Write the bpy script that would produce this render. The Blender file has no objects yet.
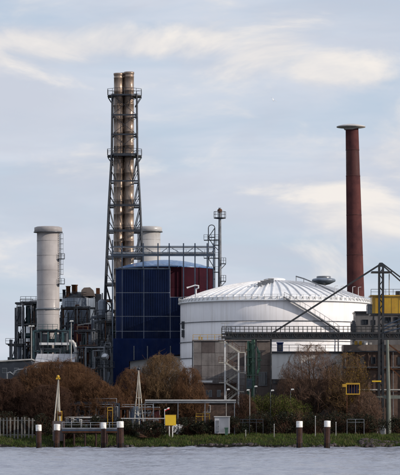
import bpy, math, random
import numpy as np
from mathutils import Vector, Matrix

# ------------------------------------------------------------------ camera
S = bpy.context.scene
col = S.collection
F = 2777.8                # focal length in photo pixels (400 px wide)
HC = 5.0                  # camera height above the water
YH = 420.0                # photo row of the horizon
cam_d = bpy.data.cameras.new('camera')
cam = bpy.data.objects.new('camera', cam_d); col.objects.link(cam)
cam.location = (0, 0, HC); cam.rotation_euler = (math.radians(90), 0, 0)
cam_d.sensor_fit = 'HORIZONTAL'; cam_d.sensor_width = 36.0
cam_d.lens = F / 400 * 36.0
cam_d.shift_y = (YH - 237.5) / 400
cam_d.clip_start = 1.0; cam_d.clip_end = 20000
S.camera = cam
S.render.resolution_x = 862; S.render.resolution_y = 1024
S.view_settings.view_transform = 'Standard'; S.view_settings.look = 'None'
S.view_settings.exposure = 0.0; S.view_settings.gamma = 1.0
S.view_settings.use_curve_mapping = False

# ------------------------------------------------------------------ sky and sun
SUN_EL, SUN_AZ = 22.0, 110.0          # azimuth clockwise from +Y (the view direction)
W = bpy.data.worlds.new('World'); S.world = W; W.use_nodes = True
nt = W.node_tree; nt.nodes.clear()
def N(t, **kw):
    n = nt.nodes.new(t)
    for a, b in kw.items(): setattr(n, a, b)
    return n
def math_node(op, a, b=None, c=None, clamp=False):
    n = N('ShaderNodeMath', operation=op); n.use_clamp = clamp
    for i, v in enumerate((a, b, c)):
        if v is None: continue
        if isinstance(v, (int, float)): n.inputs[i].default_value = v
        else: nt.links.new(v, n.inputs[i])
    return n.outputs[0]
def mix_node(f, a, b):
    n = N('ShaderNodeMix', data_type='RGBA')
    for s, v in ((n.inputs[0], f), (n.inputs[6], a), (n.inputs[7], b)):
        if isinstance(v, (int, float)): s.default_value = v
        elif isinstance(v, tuple): s.default_value = (*v, 1)
        else: nt.links.new(v, s)
    return n.outputs[2]
def ramp_node(f, pts):
    n = N('ShaderNodeMapRange', interpolation_type='SMOOTHSTEP')
    nt.links.new(f, n.inputs[0])
    n.inputs[1].default_value, n.inputs[2].default_value = pts[0], pts[1]
    n.inputs[3].default_value, n.inputs[4].default_value = pts[2], pts[3]
    return n.outputs[0]
sky = N('ShaderNodeTexSky', sky_type='NISHITA'); sky.sun_disc = False
sky.sun_elevation = math.radians(SUN_EL); sky.sun_rotation = math.radians(SUN_AZ)
sky.air_density = 1.0; sky.dust_density = 0.6; sky.ozone_density = 2.0
tc = N('ShaderNodeTexCoord')
def cloud_noise(sx, sz, off, detail, rough, dist=0.0):
    mp = N('ShaderNodeMapping'); nt.links.new(tc.outputs['Generated'], mp.inputs[0])
    mp.inputs['Scale'].default_value = (sx, sx, sz); mp.inputs['Location'].default_value = off
    n = N('ShaderNodeTexNoise'); nt.links.new(mp.outputs[0], n.inputs['Vector'])
    n.inputs['Scale'].default_value = 1.0; n.inputs['Detail'].default_value = detail
    n.inputs['Roughness'].default_value = rough; n.inputs['Distortion'].default_value = dist
    return n.outputs['Fac']
sep = N('ShaderNodeSeparateXYZ'); nt.links.new(tc.outputs['Generated'], sep.inputs[0])
dx, dy, dz = sep.outputs
def blob(px, py, rx, ry):             # soft region of sky round a direction (photo pixels turned into a direction)
    a = math_node('MULTIPLY', math_node('SUBTRACT', dx, (px - 200) / F), F / rx)
    b = math_node('MULTIPLY', math_node('SUBTRACT', dz, (YH - py) / F), F / ry)
    d = math_node('ADD', math_node('MULTIPLY', a, a), math_node('MULTIPLY', b, b))
    return math_node('MULTIPLY', math_node('POWER', 2.718, math_node('MULTIPLY', d, -1.0)), math_node('GREATER_THAN', dy, 0.0))
SKY_K = 0.10
soft = cloud_noise(12, 42, (3.1, 0.7, 5.2), 8, 0.54, 0.4)
puff = cloud_noise(17, 40, (2.6, 4.1, 0.9), 10, 0.58, 0.45)
puff_up = cloud_noise(17, 40, (2.6, 4.1, 1.15), 10, 0.58, 0.45)
thin = cloud_noise(8, 46, (7.3, 2.2, 1.1), 8, 0.56, 0.5)
base = mix_node(0.80, sky.outputs[0], (5.7, 6.6, 8.0))
veil = mix_node(ramp_node(thin, (0.36, 0.66, 0.0, 0.75)), base, (7.0, 7.3, 8.1))
grey = mix_node(ramp_node(soft, (0.42, 0.66, 0.0, 0.6)), veil, (5.6, 5.95, 6.9))
reg = None
for b in ((205, 40, 70, 26), (335, 68, 62, 24), (265, 55, 60, 26), (355, 190, 70, 62), (45, 52, 100, 20), (395, 165, 50, 45), (130, 46, 80, 20)):
    g = blob(*b); reg = g if reg is None else math_node('MAXIMUM', reg, g)
pf = math_node('ADD', puff, math_node('MULTIPLY', reg, 0.25))
lit = math_node('MULTIPLY_ADD', math_node('SUBTRACT', puff, puff_up), 2.8, 0.58, clamp=True)
cloud_col = mix_node(lit, (5.9, 6.2, 7.0), (9.3, 8.75, 8.2))
cream = mix_node(ramp_node(pf, (0.53, 0.76, 0.0, 0.92)), grey, cloud_col)
bg = N('ShaderNodeBackground'); bg.inputs['Strength'].default_value = SKY_K
nt.links.new(cream, bg.inputs[0])
wo = N('ShaderNodeOutputWorld'); nt.links.new(bg.outputs[0], wo.inputs[0])

sun_d = bpy.data.lights.new('sun', 'SUN'); sun_d.energy = 3.9; sun_d.angle = math.radians(0.6)
sun_d.color = (1.0, 0.90, 0.78)
sun = bpy.data.objects.new('sun', sun_d); col.objects.link(sun)
a = math.radians(SUN_AZ); e = math.radians(SUN_EL)
sd = Vector((math.sin(a) * math.cos(e), math.cos(a) * math.cos(e), math.sin(e)))
sun.rotation_euler = sd.to_track_quat('Z', 'Y').to_euler(); sun.location = (300, 300, 200)

# ------------------------------------------------------------------ helpers
G = 2.2                   # level of the plant's ground above the water
def kx(D): return D / F
def X(px, D): return (px - 200.0) * D / F
def Z(py, D): return HC + (YH - py) * D / F
def P(px, py, D): return Vector((X(px, D), D, Z(py, D)))
MATS = {}
def M(name, c, rough=0.75, metal=0.0, c2=None, var=0.5, scale=0.35, streak=0.0, sc=None, bump=0.0, bscale=6.0, rib=0.0):
    m = bpy.data.materials.new(name); m.use_nodes = True; t = m.node_tree
    bs = t.nodes['Principled BSDF']; L = t.links.new
    bs.inputs['Roughness'].default_value = rough; bs.inputs['Metallic'].default_value = metal
    if rough >= 0.8: bs.inputs['Specular IOR Level'].default_value = 0.06
    geo = t.nodes.new('ShaderNodeNewGeometry')
    def noise(scl, det, vec=(1, 1, 1)):
        mp = t.nodes.new('ShaderNodeMapping'); L(geo.outputs['Position'], mp.inputs[0]); mp.inputs['Scale'].default_value = vec
        n = t.nodes.new('ShaderNodeTexNoise'); L(mp.outputs[0], n.inputs['Vector'])
        n.inputs['Scale'].default_value = scl; n.inputs['Detail'].default_value = det; n.inputs['Roughness'].default_value = 0.65
        return n.outputs['Fac']
    def mixc(f, a, b):
        n = t.nodes.new('ShaderNodeMix'); n.data_type = 'RGBA'; L(f, n.inputs[0])
        for s, v in ((n.inputs[6], a), (n.inputs[7], b)):
            if isinstance(v, tuple): s.default_value = (*v, 1)
            else: L(v, s)
        return n.outputs[2]
    def rng(f, lo, hi, o1=1.0):
        n = t.nodes.new('ShaderNodeMapRange'); L(f, n.inputs[0]); n.inputs[1].default_value = lo; n.inputs[2].default_value = hi
        n.inputs[4].default_value = o1; return n.outputs[0]
    if c2 is None: c2 = tuple(v * (1 - var) for v in c)
    out = mixc(rng(noise(scale, 8), 0.40, 0.68), c, c2)
    if streak > 0:
        out = mixc(rng(noise(1.0, 6, (1.6, 1.6, 0.06)), 0.48, 0.72, streak), out, sc or tuple(v * 0.45 for v in c))
    L(out, bs.inputs['Base Color'])
    if rough < 0.95:
        L(rng(noise(scale * 3, 5), 0.2, 0.9, min(1, rough * 1.35)), bs.inputs['Roughness'])
    if bump > 0:
        bn = t.nodes.new('ShaderNodeBump'); bn.inputs['Strength'].default_value = bump; bn.inputs['Distance'].default_value = 0.1
        L(noise(bscale, 6), bn.inputs['Height']); L(bn.outputs[0], bs.inputs['Normal'])
    MATS[name] = m
    return m

M('white_tank', (0.82, 0.80, 0.81), 0.88, c2=(0.74, 0.72, 0.74), scale=0.12, streak=0.5, sc=(0.54, 0.50, 0.47))
M('roof_white', (0.80, 0.80, 0.81), 0.75, c2=(0.66, 0.66, 0.67), scale=0.4)
M('roof_rib', (0.68, 0.68, 0.70), 0.55, var=0.35)
M('stack_grey', (0.37, 0.345, 0.34), 0.8, c2=(0.27, 0.25, 0.25), scale=0.25, streak=0.5, sc=(0.27, 0.25, 0.24))
M('stack_pale', (0.42, 0.41, 0.41), 0.75, c2=(0.33, 0.32, 0.32), scale=0.25, streak=0.45, sc=(0.30, 0.27, 0.25))
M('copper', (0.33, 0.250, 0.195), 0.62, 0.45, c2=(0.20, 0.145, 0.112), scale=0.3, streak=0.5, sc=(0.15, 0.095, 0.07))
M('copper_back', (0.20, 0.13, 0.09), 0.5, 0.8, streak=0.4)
M('soot', (0.02, 0.018, 0.018), 0.9)
M('steel_dark', (0.017, 0.021, 0.031), 0.6, 0.0, var=0.4)
M('steel_blue', (0.034, 0.052, 0.086), 0.6, var=0.5, scale=0.6)
M('steel_grey', (0.18, 0.19, 0.21), 0.55, 0.2, var=0.5, scale=0.6, streak=0.3)
M('steel_pale', (0.42, 0.41, 0.40), 0.6, var=0.35, scale=0.8, streak=0.3)
M('steel_white', (0.68, 0.68, 0.68), 0.5, var=0.3, scale=0.9, streak=0.25)
M('galv', (0.34, 0.35, 0.37), 0.45, 0.5, var=0.35, scale=1.0)
M('silver', (0.45, 0.46, 0.49), 0.38, 0.7, var=0.4, scale=0.5)
M('clad_blue_grey', (0.19, 0.225, 0.285), 0.55, 0.2, var=0.5, scale=0.3, streak=0.45)
M('navy', (0.005, 0.0115, 0.042), 0.85, c2=(0.003, 0.007, 0.024), scale=0.3, streak=0.5, sc=(0.018, 0.022, 0.042))
M('royal', (0.006, 0.018, 0.080), 0.8, c2=(0.005, 0.013, 0.055), scale=0.25, streak=0.5, sc=(0.022, 0.034, 0.085))
M('seam', (0.24, 0.27, 0.34), 0.7)
M('roof_blue', (0.06, 0.15, 0.33), 0.5, c2=(0.04, 0.10, 0.22), scale=0.5)
M('drum_red', (0.034, 0.008, 0.014), 0.95, c2=(0.022, 0.006, 0.011), scale=0.3, streak=0.4)
M('brick_red', (0.108, 0.042, 0.040), 0.95, c2=(0.058, 0.025, 0.028), scale=0.35, streak=0.35, sc=(0.05, 0.025, 0.025), bump=0.4)
M('brick_soot', (0.082, 0.036, 0.035), 0.92, c2=(0.06, 0.028, 0.028), scale=0.35, streak=0.4, bump=0.4)
M('concrete_pale', (0.58, 0.55, 0.54), 0.85, var=0.35, streak=0.3)
M('concrete', (0.215, 0.195, 0.190), 0.9, c2=(0.130, 0.118, 0.118), scale=0.4, streak=0.55, sc=(0.05, 0.042, 0.04), bump=0.3)
M('concrete_dark', (0.12, 0.10, 0.098), 0.9, var=0.5, streak=0.5, bump=0.3)
M('concrete_brown', (0.175, 0.145, 0.130), 0.9, c2=(0.110, 0.088, 0.080), scale=0.4, streak=0.5, bump=0.3)
M('house_grey', (0.17, 0.165, 0.17), 0.85, var=0.4, streak=0.4)
M('brick_brown', (0.150, 0.102, 0.082), 0.92, c2=(0.085, 0.056, 0.048), scale=0.8, streak=0.35, bump=0.5, bscale=9)
M('maroon', (0.060, 0.020, 0.024), 0.85, var=0.5, streak=0.4)
M('hall_white', (0.72, 0.71, 0.70), 0.7, c2=(0.60, 0.59, 0.58), scale=0.2, streak=0.35)
M('lilac_roof', (0.40, 0.40, 0.43), 0.7, var=0.3, streak=0.3)
M('glass', (0.012, 0.016, 0.024), 0.12, var=0.3)
M('yellow', (0.46, 0.27, 0.010), 0.55, c2=(0.34, 0.18, 0.012), scale=0.5, streak=0.4, sc=(0.17, 0.08, 0.02))
M('yellow_sign', (0.70, 0.45, 0.015), 0.5, var=0.2)
M('gantry', (0.013, 0.017, 0.021), 0.65, c2=(0.030, 0.022, 0.018), scale=0.7)
M('gantry_green', (0.13, 0.145, 0.12), 0.7, var=0.4, streak=0.5, sc=(0.07, 0.05, 0.035))
M('green_paint', (0.045, 0.12, 0.075), 0.55, var=0.45, scale=0.8, streak=0.35)
M('teal', (0.03, 0.075, 0.085), 0.6, var=0.5, scale=0.7)
M('rust', (0.10, 0.045, 0.024), 0.85, c2=(0.05, 0.024, 0.016), scale=1.2, bump=0.4)
M('pile', (0.050, 0.028, 0.024), 0.85, c2=(0.024, 0.018, 0.018), scale=1.5, streak=0.4, bump=0.5)
M('white_paint', (0.78, 0.77, 0.74), 0.7, c2=(0.50, 0.47, 0.43), scale=2.2, streak=0.55, sc=(0.34, 0.27, 0.2))
M('cream_steel', (0.46, 0.43, 0.37), 0.6, var=0.35, scale=0.9, streak=0.5, sc=(0.2, 0.13, 0.08))
M('fence_pale', (0.19, 0.18, 0.165), 0.8, var=0.45, scale=1.0, streak=0.4)
M('bark', (0.060, 0.042, 0.032), 0.95, var=0.4, scale=3)
M('twig_brown', (0.135, 0.072, 0.038), 0.95, c2=(0.072, 0.038, 0.026), scale=0.6)
M('twig_red', (0.080, 0.045, 0.031), 0.95, c2=(0.050, 0.028, 0.022), scale=0.5)
M('twig_tan', (0.155, 0.098, 0.052), 0.95, c2=(0.10, 0.060, 0.036), scale=0.6)
M('twig_grey', (0.15, 0.095, 0.068), 0.95, c2=(0.10, 0.058, 0.043), scale=0.6)
M('catkin', (0.22, 0.125, 0.018), 0.85, c2=(0.14, 0.095, 0.02), scale=0.9)
M('leaf_green', (0.078, 0.092, 0.018), 0.95, c2=(0.045, 0.050, 0.017), scale=0.8)
M('leaf_dark', (0.016, 0.022, 0.014), 0.85, c2=(0.028, 0.024, 0.014), scale=0.7)
M('grass', (0.050, 0.085, 0.020), 0.95, c2=(0.062, 0.060, 0.022), scale=0.5)
M('straw', (0.115, 0.098, 0.048), 0.95, c2=(0.075, 0.082, 0.030), scale=0.5)
M('soil', (0.030, 0.030, 0.018), 0.95, c2=(0.022, 0.030, 0.012), scale=0.4, bump=0.5)
M('rubble', (0.075, 0.062, 0.064), 0.9, c2=(0.045, 0.036, 0.036), scale=1.0)
M('gravel', (0.22, 0.20, 0.18), 0.95, var=0.4, scale=2)
M('flag_red', (0.45, 0.03, 0.03), 0.8)
M('lamp_head', (0.45, 0.45, 0.44), 0.4, var=0.15)
M('tyre', (0.015, 0.015, 0.016), 0.85)
M('car_white', (0.72, 0.73, 0.75), 0.3, var=0.1)
M('feather', (0.7, 0.7, 0.7), 0.8, var=0.2)

def tag(o, label=None, cat=None, group=None, kind=None):
    if label: o['label'] = label
    if cat: o['category'] = cat
    if group: o['group'] = group
    if kind: o['kind'] = kind
    return o
def thing(name, label, cat, loc, group=None):
    o = bpy.data.objects.new(name, None); col.objects.link(o); o.location = loc
    o.empty_display_size = 0.5
    return tag(o, label, cat, group)
def root_loc(o):
    while o.parent: o = o.parent
    return Vector(o.location)

class MB:
    def __init__(s): s.v = []; s.f = []; s.sm = []
    def add(s, v, f, smooth=False):
        n = len(s.v); s.v += [tuple(p) for p in v]; s.f += [tuple(i + n for i in q) for q in f]; s.sm += [smooth] * len(f); return s
    def box(s, x0, x1, y0, y1, z0, z1):
        v = [(x, y, z) for z in (z0, z1) for y in (y0, y1) for x in (x0, x1)]
        return s.add(v, [(0, 2, 3, 1), (4, 5, 7, 6), (0, 1, 5, 4), (2, 6, 7, 3), (0, 4, 6, 2), (1, 3, 7, 5)])
    def pbox(s, x0, x1, y0, y1, D, depth):            # photo pixel rectangle at distance D; y1 None = down to the ground
        return s.box(X(x0, D), X(x1, D), D, D + depth, (G - 0.25) if y1 is None else Z(y1, D), Z(y0, D))
    def bar(s, a, b, w, h=None):                      # square bar
        return s.tube(a, b, w * 0.7071, None, 4, rot=math.pi / 4, smooth=False)
    def tube(s, a, b, r0, r1=None, n=8, rot=0.0, smooth=True, caps=True):
        a = Vector(a); b = Vector(b); r1 = r0 if r1 is None else r1
        d = (b - a).normalized()
        u = d.orthogonal().normalized() if abs(d.z) < 0.999 else Vector((1, 0, 0))
        if abs(d.z) < 0.999: u = Vector((0, 0, 1)).cross(d).normalized()
        w = d.cross(u)
        v = []
        for p, r in ((a, r0), (b, r1)):
            for i in range(n):
                t = 2 * math.pi * i / n + rot
                v.append(p + u * (math.cos(t) * r) + w * (math.sin(t) * r))
        s.add(v, [(i, (i + 1) % n, n + (i + 1) % n, n + i) for i in range(n)], smooth)
        if caps:
            s.add(v[:n], [tuple(reversed(range(n)))]); s.add(v[n:], [tuple(range(n))])
        return s
    def pipe(s, pts, r, n=8):
        for a, b in zip(pts[:-1], pts[1:]): s.tube(a, b, r, n=n)
        for p in pts[1:-1]: s.ball(p, r * 1.12, 6, 8)
        return s
    def ball(s, c, r, a=8, b=12, sz=1.0):
        c = Vector(c); v = []; f = []
        for i in range(a + 1):
            t = math.pi * i / a
            for j in range(b):
                q = 2 * math.pi * j / b
                v.append(c + Vector((math.sin(t) * math.cos(q) * r, math.sin(t) * math.sin(q) * r, math.cos(t) * r * sz)))
        for i in range(a):
            for j in range(b):
                f.append((i * b + j, (i + 1) * b + j, (i + 1) * b + (j + 1) % b, i * b + (j + 1) % b))
        return s.add(v, f, True)
    def lathe(s, cx, cy, prof, n=48, a0=0.0, a1=2 * math.pi, smooth=True, lean=(0, 0)):
        full = abs(a1 - a0 - 2 * math.pi) < 1e-6; m = n if full else n + 1
        v = []
        z0 = prof[0][1]
        for r, z in prof:
            for j in range(m):
                t = a0 + (a1 - a0) * j / n
                v.append((cx + r * math.cos(t) + lean[0] * (z - z0), cy + r * math.sin(t) + lean[1] * (z - z0), z))
        f = []
        for i in range(len(prof) - 1):
            for j in range(n):
                k = (j + 1) % m
                f.append((i * m + j, i * m + k, (i + 1) * m + k, (i + 1) * m + j))
        return s.add(v, f, smooth)
    def prism(s, poly, D, depth):                     # polygon of photo pixels at distance D, given a real thickness
        n = len(poly)
        a = [P(x, y, D) for x, y in poly]; b = [p + Vector((0, depth, 0)) for p in a]
        return s.add(a + b, [tuple(range(n)), tuple(reversed(range(n, 2 * n)))] + [(i, n + i, n + (i + 1) % n, (i + 1) % n) for i in range(n)])
    def railing(s, pts, h=1.1, sp=1.5, r=0.035, mid=True):
        for a, b in zip(pts[:-1], pts[1:]):
            a = Vector(a); b = Vector(b); L = (b - a).length; k = max(1, round(L / sp)); up = Vector((0, 0, h))
            for i in range(k + 1):
                p = a.lerp(b, i / k); s.tube(p, p + up, r * 1.1, n=4, smooth=False)
            s.tube(a + up, b + up, r, n=4, smooth=False)
            if mid: s.tube(a + up * 0.55, b + up * 0.55, r * 0.8, n=4, smooth=False)
        return s
    def ring_rail(s, cx, cy, z, R, h=1.1, n=24, r=0.035):
        pts = [Vector((cx + R * math.cos(2 * math.pi * i / n), cy + R * math.sin(2 * math.pi * i / n), z)) for i in range(n + 1)]
        return s.railing(pts, h, 50, r)
    def build(s, name, mat, parent=None, loc=None, recalc=True):
        me = bpy.data.meshes.new(name)
        o = root_loc(parent) if parent else Vector(loc or (0, 0, 0))
        me.from_pydata([(p[0] - o.x, p[1] - o.y, p[2] - o.z) for p in s.v], [], s.f)
        me.polygons.foreach_set('use_smooth', s.sm)
        me.materials.append(MATS[mat])
        if recalc:
            import bmesh
            bm = bmesh.new(); bm.from_mesh(me); bmesh.ops.recalc_face_normals(bm, faces=bm.faces); bm.to_mesh(me); bm.free()
        me.update()
        ob = bpy.data.objects.new(name, me); col.objects.link(ob)
        if parent: ob.parent = parent
        else: ob.location = o
        return ob

def segs_mesh(p0, p1, r0, r1, n=3):
    """many thin tapered prisms as vertex and face arrays"""
    d = p1 - p0; L = np.linalg.norm(d, axis=1, keepdims=True); d = d / np.maximum(L, 1e-6)
    ref = np.where(np.abs(d[:, 2:3]) > 0.9, np.array([[1.0, 0, 0]]), np.array([[0, 0, 1.0]]))
    u = np.cross(d, ref); u /= np.linalg.norm(u, axis=1, keepdims=True); w = np.cross(d, u)
    V = []
    for p, r in ((p0, r0), (p1, r1)):
        for i in range(n):
            t = 2 * math.pi * i / n
            V.append(p + (u * math.cos(t) + w * math.sin(t)) * r[:, None])
    V = np.stack(V, 1); m = len(p0)
    Fq = np.array([[i, (i + 1) % n, n + (i + 1) % n, n + i] for i in range(n)])
    Fa = (np.arange(m) * 2 * n)[:, None, None] + Fq[None]
    return V.reshape(-1, 3), Fa.reshape(-1, 4)
def np_object(name, V, Fq, mat, parent=None, mats=None, mi=None):
    me = bpy.data.meshes.new(name); nv, nf, w = len(V), len(Fq), Fq.shape[1]
    me.vertices.add(nv); me.vertices.foreach_set('co', np.ascontiguousarray(V, dtype=np.float32).ravel())
    me.loops.add(nf * w); me.loops.foreach_set('vertex_index', np.ascontiguousarray(Fq, dtype=np.int32).ravel())
    me.polygons.add(nf); me.polygons.foreach_set('loop_start', np.arange(0, nf * w, w, dtype=np.int32))
    me.update(calc_edges=True)
    for q in (mats or [mat]): me.materials.append(MATS[q])
    if mi is not None: me.polygons.foreach_set('material_index', mi.astype(np.int32))
    ob = bpy.data.objects.new(name, me); col.objects.link(ob)
    if parent: ob.parent = parent
    return ob

# ------------------------------------------------------------------ the setting: river, bank, ground
rng = np.random.default_rng(7)
def wave(x, y, seed, n, lam0, lam1, spread, wind):
    r = np.random.default_rng(seed); z = np.zeros_like(x)
    for i in range(n):
        lam = lam0 * (lam1 / lam0) ** r.random(); th = wind + r.normal(0, spread); k = 2 * math.pi / lam
        ph = (np.cos(th) * x + np.sin(th) * y) * k + r.random() * 6.28
        z += lam * 0.0062 * (np.sin(ph) + 0.35 * np.sin(2 * ph + 0.6))
    return z
xs = np.concatenate([[-4000, -1500, -500, -200, -120], np.arange(-80, 80.01, 0.55), [120, 200, 500, 1500, 4000]])
ys = np.concatenate([[-1500, -200, 0, 100, 180], np.arange(222, 504, 0.42)])
gx, gy = np.meshgrid(xs, ys)
fall = np.clip((110 - np.abs(gx)) / 30, 0, 1) * np.clip((gy - 190) / 30, 0, 1)
patch = 0.65 + 0.6 * (0.5 + 0.5 * np.sin(gx * 0.045 + 2.2 * np.sin(gy * 0.021)) * np.sin(gy * 0.06 + gx * 0.013))
gz = wave(gx, gy, 3, 26, 1.4, 7.0, 0.75, math.radians(70)) * fall * patch
V = np.stack([gx, gy, gz], -1).reshape(-1, 3)
ny, nx = gx.shape
idx = np.arange(ny * nx).reshape(ny, nx)
Fq = np.stack([idx[:-1, :-1], idx[:-1, 1:], idx[1:, 1:], idx[1:, :-1]], -1).reshape(-1, 4)
wm = bpy.data.materials.new('river_water'); wm.use_nodes = True; MATS['river_water'] = wm
t = wm.node_tree; b = t.nodes['Principled BSDF']
b.inputs['Base Color'].default_value = (0.26, 0.275, 0.335, 1); b.inputs['Roughness'].default_value = 0.15
b.inputs['IOR'].default_value = 1.33
tg = t.nodes.new('ShaderNodeNewGeometry'); tn = t.nodes.new('ShaderNodeTexNoise'); tm = t.nodes.new('ShaderNodeMapping')
t.links.new(tg.outputs['Position'], tm.inputs[0]); tm.inputs['Scale'].default_value = (0.9, 1.6, 1)
t.links.new(tm.outputs[0], tn.inputs['Vector']); tn.inputs['Scale'].default_value = 1.6; tn.inputs['Detail'].default_value = 5
tb = t.nodes.new('ShaderNodeBump'); tb.inputs['Strength'].default_value = 0.45; tb.inputs['Distance'].default_value = 0.25
t.links.new(tn.outputs['Fac'], tb.inputs['Height']); t.links.new(tb.outputs[0], b.inputs['Normal'])
wat = np_object('river', V, Fq, 'river_water'); wat['kind'] = 'structure'
wat.data.polygons.foreach_set('use_smooth', np.ones(len(Fq), bool))

def bank_z(x, y):
    prof_y = np.array([490, 497.5, 499.5, 501.0, 504.0, 508.0, 513.0, 530.0, 20000.0])
    prof_z = np.array([-3.0, -1.2, -0.25, 0.35, 1.05, 1.80, G, G, G])
    wob = 1.1 * np.sin(x * 0.11 + 0.7) + 0.8 * np.sin(x * 0.29) + 0.55 * np.sin(x * 0.83 + 1.0) + .3 * np.sin(x * 1.9)
    z = np.interp(y + wob * np.clip((516 - y) / 10, 0, 1), prof_y, prof_z)
    return z + np.where(y < 513, 0.07 * np.sin(x * 1.7 + y) + 0.06 * np.sin(x * 3.1 - y * 1.3), 0)
xs = np.concatenate([[-6000, -1500, -400, -150, -100], np.arange(-70, 70.01, 0.8), [100, 150, 400, 1500, 6000]])
ys = np.concatenate([np.arange(490, 514, 0.7), [515, 520, 540, 600, 800, 1500, 4000, 12000]])
gx, gy = np.meshgrid(xs, ys)
V = np.stack([gx, gy, bank_z(gx, gy)], -1).reshape(-1, 3)
ny, nx = gx.shape; idx = np.arange(ny * nx).reshape(ny, nx)
Fq = np.stack([idx[:-1, :-1], idx[:-1, 1:], idx[1:, 1:], idx[1:, :-1]], -1).reshape(-1, 4)
gr = np_object('ground', V, Fq, 'soil')
gm = MATS['soil'].node_tree; gb = gm.nodes['Principled BSDF']; gl = gb.inputs['Base Color'].links[0].from_socket
sx_ = gm.nodes.new('ShaderNodeSeparateXYZ'); gm.links.new(gm.nodes.new('ShaderNodeNewGeometry').outputs['Position'], sx_.inputs[0])
mr = gm.nodes.new('ShaderNodeMapRange'); gm.links.new(sx_.outputs[2], mr.inputs[0]); mr.inputs[1].default_value = 0.35; mr.inputs[2].default_value = 0.75
mx = gm.nodes.new('ShaderNodeMix'); mx.data_type = 'RGBA'; gm.links.new(mr.outputs[0], mx.inputs[0]); mx.inputs[6].default_value = (0.012, 0.011, 0.010, 1); gm.links.new(gl, mx.inputs[7]); gm.links.new(mx.outputs[2], gb.inputs['Base Color']); gr['kind'] = 'structure'

# grass on the bank
def grass_blades(n, x0, x1, y0, y1, h0, h1, seed, name, label, mat='grass'):
    r = np.random.default_rng(seed)
    x = r.uniform(x0, x1, n); y = r.uniform(y0, y1, n); z = bank_z(x, y)
    clump = 0.5 + 0.5 * np.sin(x * 1.3 + 2 * np.sin(x * 0.37 + y * 0.5)) * np.cos(y * 1.1 + x * 0.21)
    h = (h0 + (h1 - h0) * r.random(n)) * (0.45 + 0.9 * clump)
    th = r.uniform(0, 6.28, n); w = 0.035 + 0.03 * r.random(n)
    b0 = np.stack([x - np.cos(th) * w, y - np.sin(th) * w, z - 0.03], -1)
    b1 = np.stack([x + np.cos(th) * w, y + np.sin(th) * w, z - 0.03], -1)
    tip = np.stack([x + r.normal(0, 0.16, n) * h * 1.5, y + r.normal(0, 0.16, n) * h * 1.5, z + h], -1)
    V = np.stack([b0, b1, tip], 1).reshape(-1, 3); Fq = np.arange(3 * n).reshape(-1, 3)
    o = np_object(name, V, Fq, mat); return tag(o, label, 'grass', kind='stuff')
grass_blades(52000, -55, 55, 500.8, 514, 0.16, 0.5, 11, 'bank_grass', 'short green grass growing on the river bank')

grass_blades(5200, -55, 55, 500.9, 513, 0.2, 0.75, 12, 'dry_grass', 'tall dry straw coloured grass tufts on the river bank', 'straw')

# rip-rap stones along the water's edge, thicker on the right
def stones(n, seed):
    r = np.random.default_rng(seed); mb = MB()
    for i in range(n):
        if r.random() < 0.5: x = r.uniform(29, 44); y = r.uniform(499.3, 506)
        else: x = r.uniform(-46, 46); y = r.normal(500.1, 0.5)
        z = float(bank_z(np.array([x]), np.array([y]))[0]); s = r.uniform(0.2, 0.55)
        v = []
        for a in range(6):
            t = a * math.pi / 3 + r.uniform(-.3, .3)
            for q, hz in ((1.0, -0.35), (0.75, 0.5)):
                v.append((x + math.cos(t) * s * q * r.uniform(.7, 1.2), y + math.sin(t) * s * q * r.uniform(.7, 1.1), z + hz * s * r.uniform(.7, 1.2)))
        v.append((x, y, z + s * 0.65))
        f = []
        for a in range(6):
            c = (a + 1) % 6; f += [(2 * a, 2 * c, 2 * c + 1, 2 * a + 1), (2 * a + 1, 2 * c + 1, 12)]
        mb.add(v, f)
    return mb
tag(stones(520, 5).build('rip_rap', 'rubble'), 'grey brown rip rap stones along the waterline', 'stones', kind='stuff')

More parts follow.
